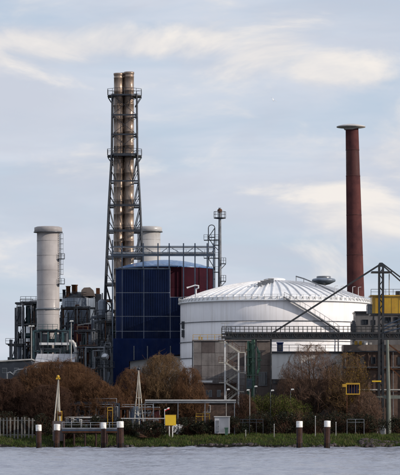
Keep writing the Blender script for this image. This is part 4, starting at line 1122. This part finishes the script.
# pale slat fence at left
D = 507.5
T = thing('slat_fence', 'pale weathered upright board fence on the bank at far left', 'fence', (X(12, D), D, 1.7))
i = 0; px = -22.0; rr = random.Random(3)
board = MB().box(-.14, .14, -.05, .05, -.5, 3.75).build('board', 'fence_pale', loc=(0, 0, 0))
first = True
while px < 34:
    o = board if first else board.copy()
    if not first: col.objects.link(o)
    first = False
    o.parent = T; o.location = (X(px + rr.uniform(-.3, .3), D) - T.location.x, rr.uniform(-.03, .03), rr.uniform(-.15, .1)); o.rotation_euler = (0, rr.uniform(-.015, .015), 0)
    px += 3.6 + rr.uniform(-.3, .3)
for z in (2.2, 4.85): MB().box(X(-23, D), X(35, D), D + .06, D + .18, z, z + .16).build('rail', 'fence_pale', T)

# yellow derrick
D = 504
T = thing('derrick', 'small yellow topped derrick with pale splayed legs by the jetty', 'derrick', (X(58.5, D), D, 1.0))
MB().tube(P(58.3, 379.5, D), P(54.4, 421, D - .6), .10, .13, n=8).build('leg', 'cream_steel', T)
MB().tube(P(58.3, 379.5, D), P(59.9, 421, D - .3), .12, .15, n=8).build('leg', 'cream_steel', T)
MB().tube(P(58.3, 379.5, D), P(57.6, 421, D + 1.6), .10, .13, n=8).build('leg', 'cream_steel', T)
m = MB(); m.pbox(55.9, 60.2, 377.6, 379.4, D - .3, .6); m.ball(P(58.1, 376.6, D), .28, 6, 10); m.build('head_block', 'yellow', T)
m = MB(); m.tube(P(58.3, 378, D - .3), P(58.0, 392, D - .4), .04, n=5); m.build('hoist_rope', 'steel_dark', T)
m = MB(); m.pbox(57.4, 62.0, 411, 424, D - .2, .9); m.build('winch_house', 'yellow', T)
m = MB(); m.tube(P(57.8, 414, D - .4), P(61.6, 414, D - .4), .35, n=12); m.build('winch_drum', 'rust', T)
m = MB(); m.pbox(52.5, 64.0, 421, 441, D - 1, 3); m.build('base', 'concrete_dark', T)

# second A-frame mast
D = 513
T = thing('a_frame_mast', 'slim pale A frame mast in front of the middle bare trees', 'mast', (X(139, D), D, G))
for a_, dd in ((133.2, 0), (144.4, 0), (139, 1.8)):
    MB().tube(P(138.6, 370, D + .4), Vector((X(a_, D), D + dd, G - .2)), .09, .13, n=8).build('leg', 'cream_steel', T)
m = MB(); m.ball(P(138.6, 368.8, D + .4), .3, 6, 10); m.tube(P(138.6, 368, D + .4), P(138.6, 365.5, D + .4), .05, n=5); m.build('head', 'steel_dark', T)
m = MB(); m.tube(P(136, 398, D + .1), P(141.5, 398, D + .1), .06, n=5); m.tube(P(134.4, 414, D), P(143, 414, D), .06, n=5); m.build('cross_tie', 'cream_steel', T)

# blue pump tank by the A-frame
D = 516
T = thing('pump_tank', 'squat blue grey pump tank at the foot of the A frame', 'tank', (X(135.5, D), D, G)); k = kx(D); x = X(135.5, D)
MB().lathe(x, D, [(5.4 * k, G - .1), (5.4 * k, Z(413, D)), (3.6 * k, Z(409, D)), (1.6 * k, Z(406.5, D)), (.01, Z(406, D))], 24).build('shell', 'steel_blue', T)
MB().tube((x, D, Z(407, D)), (x, D, Z(402, D)), .14, n=8).build('top_pipe', 'steel_grey', T)
m = MB(); m.ring_rail(x, D, Z(413, D), 5.5 * k, .9, 10, .03); m.build('railing', 'steel_grey', T)

# pipe rack
D = 512
T = thing('pipe_rack', 'long pale overhead pipe rack crossing the middle of the bank', 'pipe rack', (X(190, D), D, G))
for py, r_, mt, dd in ((400.4, .13, 'steel_pale', 0), (402.8, .12, 'steel_grey', .1), (401.4, .14, 'steel_grey', .7)):
    MB().tube(P(145, py, D + dd), P(236, py, D + dd), r_, n=10).build('pipe', mt, T)
for px in (145, 153.5, 178, 205, 234.5):
    m = MB()
    for dd in (-.1, .9): m.bar(P(px, 402.5, D + dd + .3), Vector((X(px, D), D + dd + .3, G - .2)), .16)
    m.bar(P(px, 403.8, D - .3), P(px, 403.8, D + 1.5), .14); m.build('trestle', 'steel_grey', T)
D = 510.5
T = thing('low_pipe', 'thin pale low level pipe on stands left of the yellow sign', 'pipe', (X(145, D), D, G))
MB().tube(P(121, 418.6, D), P(166, 418.6, D), .10, n=8).build('pipe', 'steel_pale', T)
m = MB()
for px in (122.5, 133, 144, 155, 165): m.bar(P(px, 418.6, D), Vector((X(px, D), D, G - .4)), .12)
m.build('stand', 'steel_grey', T)

# brick shed with window behind the rack
D = 532
T = thing('brick_shed', 'low red brick shed with a white barred window behind pipe rack', 'building', (X(200, D), D, G))
MB().pbox(158, 236, 403.4, None, D, 5).build('wall', 'brick_brown', T)
MB().pbox(157, 237, 401.8, 403.4, D - .3, 5.6).build('roof', 'concrete_dark', T)
window(T, 197.5, 210.5, 405.2, 412.5, D, 'steel_white', 3); window(T, 183, 192, 405.5, 412, D, 'steel_grey', 2); window(T, 165, 173, 405.5, 412, D, 'steel_grey', 2)

# yellow handrail by the shed and others
def barrier(label, x0, x1, ytop, D, mat='yellow', h=1.1):
    x = X((x0 + x1) / 2, D); z0 = float(bank_z(np.array([x]), np.array([D]))[0]) - .1
    T = thing('guard_rail', label, 'guard rail', (x, D, z0))
    zt = Z(ytop, D)
    for z in (zt, zt - .55): MB().tube((X(x0, D), D, z), (X(x1, D), D, z), .055, n=8).build('rail', mat, T)
    n = max(2, int((x1 - x0) / 6) + 1)
    for i in range(n):
        xx = X(x0 + (x1 - x0) * i / (n - 1), D); MB().tube((xx, D, z0), (xx, D, zt), .055, n=8).build('post', mat, T)
barrier('yellow guard rail in front of the brick shed window', 196, 209.5, 413.8, 514)
barrier('tall narrow yellow guard rail left of the A frame mast', 107.6, 112.6, 407.5, 512)
barrier('pale guard rail on the bank before the brown hall', 347, 364, 419.4, 513, 'steel_grey')
barrier('blue grey guard rail below the street lamp by green bushes', 236, 263, 419.5, 512, 'steel_dark')

# yellow sign
D = 508
T = thing('yellow_sign', 'square bright yellow board sign on two white legs', 'sign', (X(170.6, D), D, 1.6))
m = MB(); m.pbox(165.2, 176.0, 415.2, 425.2, D, .12); m.build('board', 'yellow_sign', T)
m = MB(); m.pbox(164.9, 176.3, 414.8, 415.2, D - .02, .16); m.pbox(164.9, 176.3, 425.2, 425.6, D - .02, .16); m.build('frame', 'yellow', T)
for px in (169.4, 172.6): m = MB(); m.bar(P(px, 416, D + .22), Vector((X(px, D), D + .22, 1.3)), .2); m.build('leg', 'white_paint', T)
# flag on a short staff behind the sign
D = 511
T = thing('flag', 'small red and white flag above the yellow sign', 'flag', (X(164.6, D), D, G))
MB().tube((X(164.6, D), D, G - .2), P(164.6, 409, D), .05, n=6).build('staff', 'steel_white', T)
for j, mt in enumerate(('white_paint', 'flag_red')):
    m = MB(); v = []
    for i in range(6):
        for q in (0, 1): v.append(P(164.8 + i * .95, 409.2 + j * 1.1 + q * 1.05 - i * .38 + .25 * math.sin(i * 1.4), D) + Vector((0, .09 * math.sin(i * 1.7), 0)))
    v2 = [p + Vector((0, .02, 0)) for p in v]; nn = len(v)
    m.add(v + v2, [(2 * i, 2 * i + 1, 2 * i + 3, 2 * i + 2) for i in range(5)] + [(nn + 2 * i, nn + 2 * i + 2, nn + 2 * i + 3, nn + 2 * i + 1) for i in range(5)])
    m.build('stripe', mt, T)

# white cabin and green bin
D = 509.5
T = thing('site_cabin', 'small pale grey white site cabin on the bank', 'cabin', (X(222, D), D, 1.6))
m = MB(); m.pbox(214.6, 229.8, 417.2, 433.5, D, 2.4); m.build('wall', 'lilac_roof', T)
m = MB(); m.pbox(213.9, 230.4, 416.2, 417.2, D - .2, 2.8); m.build('roof', 'steel_pale', T)
m = MB(); m.pbox(216, 219, 420.5, 432.5, D - .06, .05); dr = m.build('door', 'steel_grey', T); MB().pbox(218.3, 218.7, 426, 426.8, D - .1, .05).build('handle', 'steel_dark', dr)
m = MB()
for i in range(9): px = 220.2 + i * 1.05; m.pbox(px, px + .2, 417.6, 432.6, D - .05, .06)
m.build('cladding_rib', 'lilac_roof', T)
T = thing('green_bin', 'green upright bin at the right corner of the site cabin', 'bin', (X(226.4, D - 1.4), D - 1.4, 1.5))
D2 = D - 1.4
m = MB(); m.add([P(224.7, 428.6, D2), P(228.1, 428.6, D2), P(227.7, 435, D2), P(225.1, 435, D2)] + [p + Vector((0, .6, 0)) for p in (P(224.7, 428.6, D2), P(228.1, 428.6, D2), P(227.7, 435, D2), P(225.1, 435, D2))],
    [(0, 1, 2, 3), (7, 6, 5, 4), (0, 4, 5, 1), (1, 5, 6, 2), (2, 6, 7, 3), (3, 7, 4, 0)]); m.build('body', 'green_paint', T)
m = MB(); m.pbox(224.4, 228.4, 427.6, 428.6, D2 - .1, .85); m.build('lid', 'green_paint', T)

# white van parked before the shed
D = 520
def van(label, px, D, L=4.9):
    x = X(px, D); T = thing('parked_van', label, 'van', (x, D, G))
    w = 1.9; z = G
    prof = [(-L / 2, .45), (L / 2, .45), (L / 2, 1.0), (L / 2 - .9, 1.15), (L / 2 - 1.5, 1.95), (-L / 2 + .1, 2.0), (-L / 2, 1.7)]
    n = len(prof); m = MB()
    a_ = [(x + p, D, z + q) for p, q in prof]; b_ = [(x + p, D + w, z + q) for p, q in prof]
    m.add(a_ + b_, [tuple(range(n)), tuple(reversed(range(n, 2 * n)))] + [(i, n + i, n + (i + 1) % n, (i + 1) % n) for i in range(n)]); m.build('body', 'car_white', T)
    for wx in (-L / 2 + .9, L / 2 - .9):
        for yy in (D - .03, D + w - .2):
            o = MB().tube((x + wx, yy, z + .34), (x + wx, yy + .23, z + .34), .34, n=18).build('wheel', 'tyre', T)
            MB().tube((x + wx, yy - .01, z + .34), (x + wx, yy + .24, z + .34), .19, n=14).build('rim', 'silver', o)
    for x0, x1 in ((L / 2 - 1.6, L / 2 - 1.05), (L / 2 - 2.6, L / 2 - 1.72)):
        MB().add([(x + x0 + .05, D - .012, z + 1.2), (x + x1, D - .012, z + 1.2), (x + x1 - .32, D - .012, z + 1.8), (x + x0 + .05, D - .012, z + 1.8)], [(0, 1, 2, 3)]).build('side_window', 'glass', T)
    MB().box(x + L / 2 - .02, x + L / 2 + .04, D + .1, D + .4, z + .75, z + .92).build('headlight', 'lamp_head', T)
    MB().box(x + L / 2 - .02, x + L / 2 + .04, D + w - .4, D + w - .1, z + .75, z + .92).build('headlight', 'lamp_head', T)
van('white van parked in front of the brick shed', 185.5, 521)
van('white van parked behind the jetty walkway', 92.5, 519, 5.6)

# jetty walkway
D = 501
T = thing('jetty', 'blue grey railed jetty walkway on piles along the left bank', 'jetty', (X(88, D), D, -1.5))
m = MB(); m.pbox(62, 119, 427.8, 429.4, D, 1.8); m.build('deck', 'steel_grey', T)
m = MB()
for dd in (.05, 1.75): m.railing([P(62, 427.8, D + dd), P(119, 427.8, D + dd)], .95, 1.6, .045)
m.build('railing', 'galv', T)
for px in (64, 74, 85, 96, 107, 117):
    for dd in (.3, 1.5): MB().tube(P(px, 429, D + dd), Vector((X(px, D), D + dd, -1.5)), .17, n=8).build('support_pile', 'pile', T)
for py, mt in ((430.6, 'steel_blue'), (432.2, 'rust')): MB().tube(P(62, py, D + .1), P(119, py, D + .1), .14, n=8).build('service_pipe', mt, T)
D = 515
T = thing('pipe_manifold', 'low cluster of pale blue valves and pipes behind the jetty', 'pipework', (X(73, D), D, G))
for i in range(6):
    px = 66 + i * 2.7; MB().pipe([Vector((X(px, D), D, G - .1)), P(px, 419 + (i % 2), D), P(px + 1.8, 419 + (i % 2), D), Vector((X(px + 1.8, D), D, G - .1))], .16).build('pipe', ('galv', 'steel_blue', 'steel_pale')[i % 3], T)
MB().tube(P(64, 417.6, D + .6), P(100, 417.6, D + .6), .16, n=8).build('header_pipe', 'steel_pale', T)
m = MB()
for px in (65, 80, 99): m.bar(P(px, 417.6, D + .6), Vector((X(px, D), D + .6, G - .1)), .14)
m.build('stand', 'steel_dark', T)

steel_frame('loading_rack', 'low cluttered pipe loading rack between derrick and A frame', 64, 119, 404, 519, 3, 8, 2, 'steel_dark', seed=61, pipes=44, fill=0.35)
steel_frame('loading_rack', 'low rusty pipe rack behind the low pale pipe', 121, 160, 409, 519.5, 3, 6, 2, 'rust', seed=66, pipes=26, fill=0.4)

# marker posts on the grass
def marker(label, px, y0, D, mat='steel_pale'):
    x = X(px, D); z0 = float(bank_z(np.array([x]), np.array([D]))[0]) - .15
    T = thing('marker_post', label, 'marker post', (x, D, z0))
    MB().bar((x, D, z0), P(px, y0 + .6, D), .12).build('post', mat, T)
    MB().bar(P(px, y0 + .6, D), P(px, y0, D), .15).build('cap', 'steel_white', T)
marker('white marker post on the bank below the green bushes', 274.2, 424, 507.5)
marker('short pale marker post on the bank right of the cabin', 245.8, 430, 506)
marker('pale marker post between the two right mooring piles', 315.4, 416, 509, 'steel_pale')
marker('white marker post right of the two right mooring piles', 336.0, 422, 509)

# gull
D = 450
p = P(273.4, 100.5, D)
T = thing('gull', 'tiny white bird gliding in the sky', 'bird', p)
MB().ball(p, .09, 6, 8).build('body', 'feather', T) if False else None
m = MB()
m.add([p + Vector(q) for q in ((-.26, 0, 0), (-.1, -.06, .04), (.14, -.06, .03), (.24, 0, .02), (.14, .06, .03), (-.1, .06, .04), (0, 0, -.08), (0, 0, .1))],
      [(0, 1, 6), (1, 2, 6), (2, 3, 6), (3, 4, 6), (4, 5, 6), (5, 0, 6), (1, 0, 7), (2, 1, 7), (3, 2, 7), (4, 3, 7), (5, 4, 7), (0, 5, 7)]); m.build('body', 'feather', T)
for s_ in (-1, 1):
    m = MB(); w_ = [Vector((.1, s_ * .05, .03)), Vector((-.1, s_ * .05, .03)), Vector((-.06, s_ * .35, .2)), Vector((.08, s_ * .33, .2)), Vector((-.08, s_ * .68, .16))]
    v = [p + q for q in w_] + [p + q + Vector((0, 0, .02)) for q in w_]
    m.add(v, [(0, 1, 2, 3), (3, 2, 4), (5, 8, 7, 6), (8, 9, 7), (0, 5, 6, 1), (1, 6, 7, 2), (2, 7, 9, 4), (4, 9, 8, 3), (3, 8, 5, 0)]); m.build('wing', 'feather', T)
T.rotation_euler = (math.radians(40), 0, math.radians(60))

# ------------------------------------------------------------------ trees and bushes
def bare_tree(label, px, ytop, wpx, D, seed, mat, n_limb=9, n_sub=13, n_tw=12, n_tt=4, r_tw=.022, low=.14, catkins=0, group=None, name='bare_tree', shell=2600, flat=.3):
    r = np.random.default_rng(seed)
    x = X(px, D); H = Z(ytop, D) - G; a = wpx * kx(D) / 2
    T = thing(name, label, 'tree', (x, D, G), group)
    def env(q):           # scale factor that keeps a point inside a domed, lumpy crown
        th = math.atan2(q[1], q[0]); lump = 1 + .10 * math.sin(3 * th + seed) + .07 * math.sin(7 * th + 2 * seed)
        zz = q[2] / H
        rad = a * lump * math.sqrt(max(.02, 1 - max(0, (zz - .42) / .58) ** 2)) * (0.72 + .28 * min(1, zz / .42))
        return rad
    P0, P1, R0, R1 = [], [], [], []
    def poly(pts, r0, r1):
        n = len(pts) - 1
        for i in range(n):
            P0.append(pts[i]); P1.append(pts[i + 1]); R0.append(r0 + (r1 - r0) * i / n); R1.append(r0 + (r1 - r0) * (i + 1) / n)
    hb = H * low; tr = .028 * H + .06
    trunk_top = np.array([r.normal(0, .1), r.normal(0, .1), hb])
    poly([np.array([0, 0, -.3]), np.array([trunk_top[0] * .5, 0, hb * .5]), trunk_top], tr * 1.3, tr)
    limbs = []
    for i in range(n_limb):
        th = 2 * math.pi * (i + r.uniform(-.3, .3)) / n_limb; f = math.sqrt(r.uniform(.03, 1.0))
        zt_ = H * (1 - .50 * f * f) * r.uniform(.80, .95)
        e_ = np.array([math.cos(th) * a * f * .82, math.sin(th) * a * f * .82, zt_])
        c_ = trunk_top * .4 + e_ * .6; c_[2] = hb + (zt_ - hb) * .38
        pts = [(1 - t_) ** 2 * trunk_top + 2 * t_ * (1 - t_) * c_ + t_ * t_ * e_ + (r.normal(0, .12, 3) if 0 < t_ < 1 else 0) for t_ in np.linspace(0, 1, 7)]
        poly(pts, tr * .55, tr * .12); limbs.append(pts)
    nmain = len(P0)
    tp, td = [], []
    for pts in limbs:
        for j in range(n_sub):
            t_ = r.uniform(.22, 1.0) * 6; i = min(5, int(t_)); b0 = pts[i] + (pts[i + 1] - pts[i]) * (t_ - i)
            out = np.array([b0[0], b0[1], 0]); on = np.linalg.norm(out) + 1e-6
            d = out / on * r.uniform(.1, 1) + np.array([r.normal(0, .55), r.normal(0, .55), r.uniform(.25, 1.1)]); d /= np.linalg.norm(d)
            L = r.uniform(.14, .30) * H * (1.15 - .5 * t_ / 6)
            e_ = b0 + d * L; mid = b0 + d * L * .5 + r.normal(0, .12, 3)
            poly([b0, mid, e_], tr * .13, tr * .04)
            for q in range(n_tw):
                s_ = r.uniform(.15, 1.0); p_ = b0 + (mid - b0) * s_ * 2 if s_ < .5 else mid + (e_ - mid) * (s_ - .5) * 2
                dd = d + r.normal(0, .62, 3) + np.array([0, 0, .35]); tp.append(p_); td.append(dd / np.linalg.norm(dd))
    tp = np.array(tp); td = np.array(td); L = r.uniform(.05, .13, len(tp)) * H
    te = tp + td * L[:, None]
    def clip(e_):
        rad = np.hypot(e_[:, 0], e_[:, 1]); z = np.clip(e_[:, 2] / H, 0, 1.5); th = np.arctan2(e_[:, 1], e_[:, 0])
        lump = 1 + .09 * np.sin(3 * th + seed) + .06 * np.sin(7 * th + 2 * seed)
        mx = a * lump * np.sqrt(np.clip(1 - np.clip((z - .42) / .60, 0, 1) ** 2, .01, 1)) * (.78 + .22 * np.clip(z / .42, 0, 1))
        s_ = np.minimum(1, mx / np.maximum(rad, 1e-3)) ** .8
        e_ = e_.copy(); e_[:, 0] *= s_; e_[:, 1] *= s_; over = e_[:, 2] > H
        e_[over, 2] = H - (e_[over, 2] - H) * .3
        return e_
    te = clip(te)
    # fine outer twigs all round the dome, pointing up and out
    z = H * (.08 + .92 * r.random(shell) ** .8); th = r.uniform(0, 6.283, shell)
    lump = 1 + .10 * np.sin(3 * th + seed + z * .3) + .08 * np.sin(6 * th + 2 * seed - z * .8) + .06 * np.sin(13 * th + z * 2.3) + .05 * np.sin(23 * th - z * 3.7)
    inner = 1 - np.abs(r.normal(0, .22, shell)) + np.maximum(0, r.normal(0, .055, shell))
    mx = a * lump * np.sqrt(np.clip(1 - np.clip((z / H - flat) / (1.02 - flat), 0, 1) ** 2, .004, 1)) * (.84 + .16 * np.clip(z / H / .42, 0, 1)) * np.clip(inner, .15, 1.2)
    z = z * (1 + .05 * np.sin(5 * th + mx * 1.1 + seed) * (mx / a) + r.normal(0, .03, shell))
    se = np.stack([np.cos(th) * mx, np.sin(th) * mx, z], -1)
    sd_ = np.stack([np.cos(th) * mx / a * .8, np.sin(th) * mx / a * .8, np.full(shell, .75)], -1) + r.normal(0, .48, (shell, 3))
    sd_ /= np.linalg.norm(sd_, axis=1, keepdims=True)
    tp = np.concatenate([tp, se - sd_ * (r.uniform(.06, .15, shell) * H)[:, None]]); tp[:, 2] = np.maximum(tp[:, 2], .1)
    te = np.concatenate([te, se]); td = np.concatenate([td, sd_])
    # twiglets
    idx_ = np.repeat(np.arange(len(tp)), n_tt); s_ = r.uniform(.25, 1, len(idx_))[:, None]
    q0 = tp[idx_] + (te[idx_] - tp[idx_]) * s_
    qd = td[idx_] + r.normal(0, .55, (len(idx_), 3)) + np.array([0, 0, .25]); qd /= np.linalg.norm(qd, axis=1, keepdims=True)
    q1 = clip(q0 + qd * (r.uniform(.03, .085, len(idx_)) * H)[:, None])
    V, Fq = segs_mesh(np.array(P0[:nmain]), np.array(P1[:nmain]), np.array(R0[:nmain]), np.array(R1[:nmain]), 7)
    np_object('trunk', V, Fq, 'bark', T)
    a0 = np.concatenate([np.array(P0[nmain:]), tp, q0]); a1 = np.concatenate([np.array(P1[nmain:]), te, q1])
    rr0 = np.concatenate([np.array(R0[nmain:]), np.full(len(tp), r_tw * 1.3), np.full(len(q0), r_tw)])
    rr1 = np.concatenate([np.array(R1[nmain:]), np.full(len(tp), r_tw * .8), np.full(len(q0), r_tw * .55)])
    V, Fq = segs_mesh(a0, a1, rr0, rr1, 3)
    np_object('crown', V, Fq, mat, T)
    if catkins:
        w = (q1[:, 0] > -a * .1) * 1.0 + .25; ii = r.choice(len(q1), catkins, p=w / w.sum())
        c0 = q1[ii]; leaf_cloud('catkins', c0, .10, r, 'catkin', T)
    return T
def leaf_cloud(name, c, s, r, mat, T):
    n = len(c); u = r.normal(0, 1, (n, 3)); u /= np.linalg.norm(u, axis=1, keepdims=True); w = np.cross(u, r.normal(0, 1, (n, 3))); w /= np.linalg.norm(w, axis=1, keepdims=True)
    sz = (s * r.uniform(.6, 1.4, n))[:, None]
    V = np.stack([c - u * sz, c + w * sz * .55, c + u * sz, c - w * sz * .55], 1).reshape(-1, 3)
    return np_object(name, V, np.arange(4 * n).reshape(-1, 4), mat, T)
def bush(label, px, ytop, wpx, D, seed, leaf, n=5000, ls=.11, tw='twig_grey', cat='bush', name='bush', base_z=None):
    r = np.random.default_rng(seed); x = X(px, D)
    g = float(bank_z(np.array([x]), np.array([D]))[0]) if base_z is None else base_z
    H = Z(ytop, D) - g; a = wpx * kx(D) / 2
    T = thing(name, label, cat, (x, D, g))
    nc = 26
    ct = np.stack([r.normal(0, .45, nc) * a, r.normal(0, .45, nc) * min(a, 2.2), r.uniform(.15, .86, nc) * H], -1)
    ct[:, 2] = np.minimum(ct[:, 2], H * (1.0 - .45 * (ct[:, 0] / a) ** 2) * .92)
    cr_ = r.uniform(.14, .3, nc) * min(H, 2 * a)
    ii = r.integers(0, nc, n); d = r.normal(0, 1, (n, 3)); d /= np.linalg.norm(d, axis=1, keepdims=True)
    c = ct[ii] + d * (cr_[ii] * r.uniform(.45, 1.05, n) ** .6)[:, None]; c[:, 2] = np.clip(c[:, 2], .02, H * 1.02)
    leaf_cloud('foliage', c, ls, r, leaf, T)
    m_ = 420
    b0 = np.stack([r.normal(0, .3, m_) * a, r.normal(0, .3, m_) * a * .5, np.full(m_, -.1)], -1)
    e_ = c[r.integers(0, n, m_)] * np.array([1, 1, 1.04])
    V, Fq = segs_mesh(b0, e_, np.full(m_, .035), np.full(m_, .012), 3); np_object('stems', V, Fq, tw, T)
    return T
# left clump
bare_tree('very broad domed bare brown willow filling the left bank', 58, 362, 122, 528, 101, 'twig_brown', 30, 17, 11, 5, .016, shell=4600, flat=.1)
bare_tree('bare reddish brown tree at the far left above the pale fence', 9, 379, 52, 521, 102, 'twig_red', 14, 14, 10, 5, .016, shell=1500)
bare_tree('bare brown tree at the right end of the left clump', 97, 381, 48, 521, 103, 'twig_brown', 14, 14, 10, 5, .016, shell=1500)
bare_tree('low bare reddish tree behind the yellow derrick', 50, 385, 62, 517, 104, 'twig_red', 15, 14, 10, 5, .016, shell=1500)
bare_tree('bare tree cut off by the left picture edge', -14, 378, 40, 523, 106, 'twig_red', 10, 12, 9, 5, .016, shell=900)
# middle clump
bare_tree('tall tan bare tree in the middle beneath the blue building', 163, 355, 68, 529, 111, 'twig_tan', 18, 15, 10, 5, .016, shell=1800, flat=.15)
bare_tree('bare tan tree left of the A frame mast', 131, 369, 42, 526, 112, 'twig_brown', 12, 13, 9, 5, .016, shell=1000)
bare_tree('bare brown tree beside the left wall of the concrete building', 189, 368, 38, 525, 113, 'twig_brown', 12, 13, 9, 5, .016, shell=800)
bare_tree('low bare brown tree right of the jetty', 113, 386, 30, 522, 114, 'twig_brown', 9, 11, 8, 5, .016, shell=700)
# right clump
bare_tree('large sparse bare tree before the white hall', 312, 345, 74, 531, 121, 'twig_grey', 17, 12, 7, 4, .016, low=.2, shell=800, flat=.2)
bare_tree('bare tree with yellow catkins before the brown hall', 348, 353, 50, 529, 122, 'twig_tan', 13, 11, 7, 4, .016, catkins=4200, shell=500, flat=.2)
bare_tree('low bare tree beneath the yellow caged platform', 366, 392, 40, 521, 123, 'twig_grey', 7, 9, 7, 4, .019, shell=900)
# green bushes
bush('bright green bush, tallest between the stairs and bare tree', 280, 388, 34, 524, 131, 'leaf_green', 8000)
bush('olive green bush behind the tall street lamp', 258, 394, 30, 525, 132, 'leaf_green', 6000)
bush('olive green bush beneath the large sparse tree', 299, 397, 26, 522, 133, 'leaf_green', 4500)
bare_tree('reddish twiggy shrub right of the site cabin', 244, 394, 28, 520, 134, 'twig_red', 9, 11, 8, 4, .016, shell=500)
for i, (px, yt, w, D_, lb) in enumerate((
    (8, 412, 34, 514, 'dark scrub bush behind the pale fence boards'), (36, 414, 30, 511, 'dark scrub bush between fence and derrick'),
    (72, 420, 30, 508, 'dark low scrub bush right of the derrick'), (100, 416, 26, 513, 'dark scrub bush behind the jetty pile'),
    (126, 419, 26, 511, 'dark scrub bush below the blue pump tank'), (150, 421, 30, 508, 'dark scrub bush left of the yellow sign legs'),
    (188, 418, 30, 512, 'dark scrub bush right of the yellow sign'), (206, 420, 22, 511, 'dark scrub bush left of the site cabin'),
    (238, 417, 22, 513, 'dark scrub bush right of the site cabin'), (258, 412, 34, 516, 'dark evergreen scrub under the tall street lamp'),
    (285, 412, 34, 515, 'dark evergreen scrub beside the left pile of the right pair'), (312, 412, 34, 515, 'dark evergreen scrub between the two right piles'),
    (342, 411, 34, 516, 'dark evergreen scrub under the caged platform'), (368, 413, 30, 516, 'dark evergreen scrub left of the white drum'),
    (398, 416, 28, 517, 'dark evergreen scrub at the right picture edge'))):
    bush(lb, px, yt, w, D_, 200 + i, 'leaf_dark', 3800, .12, 'twig_red')
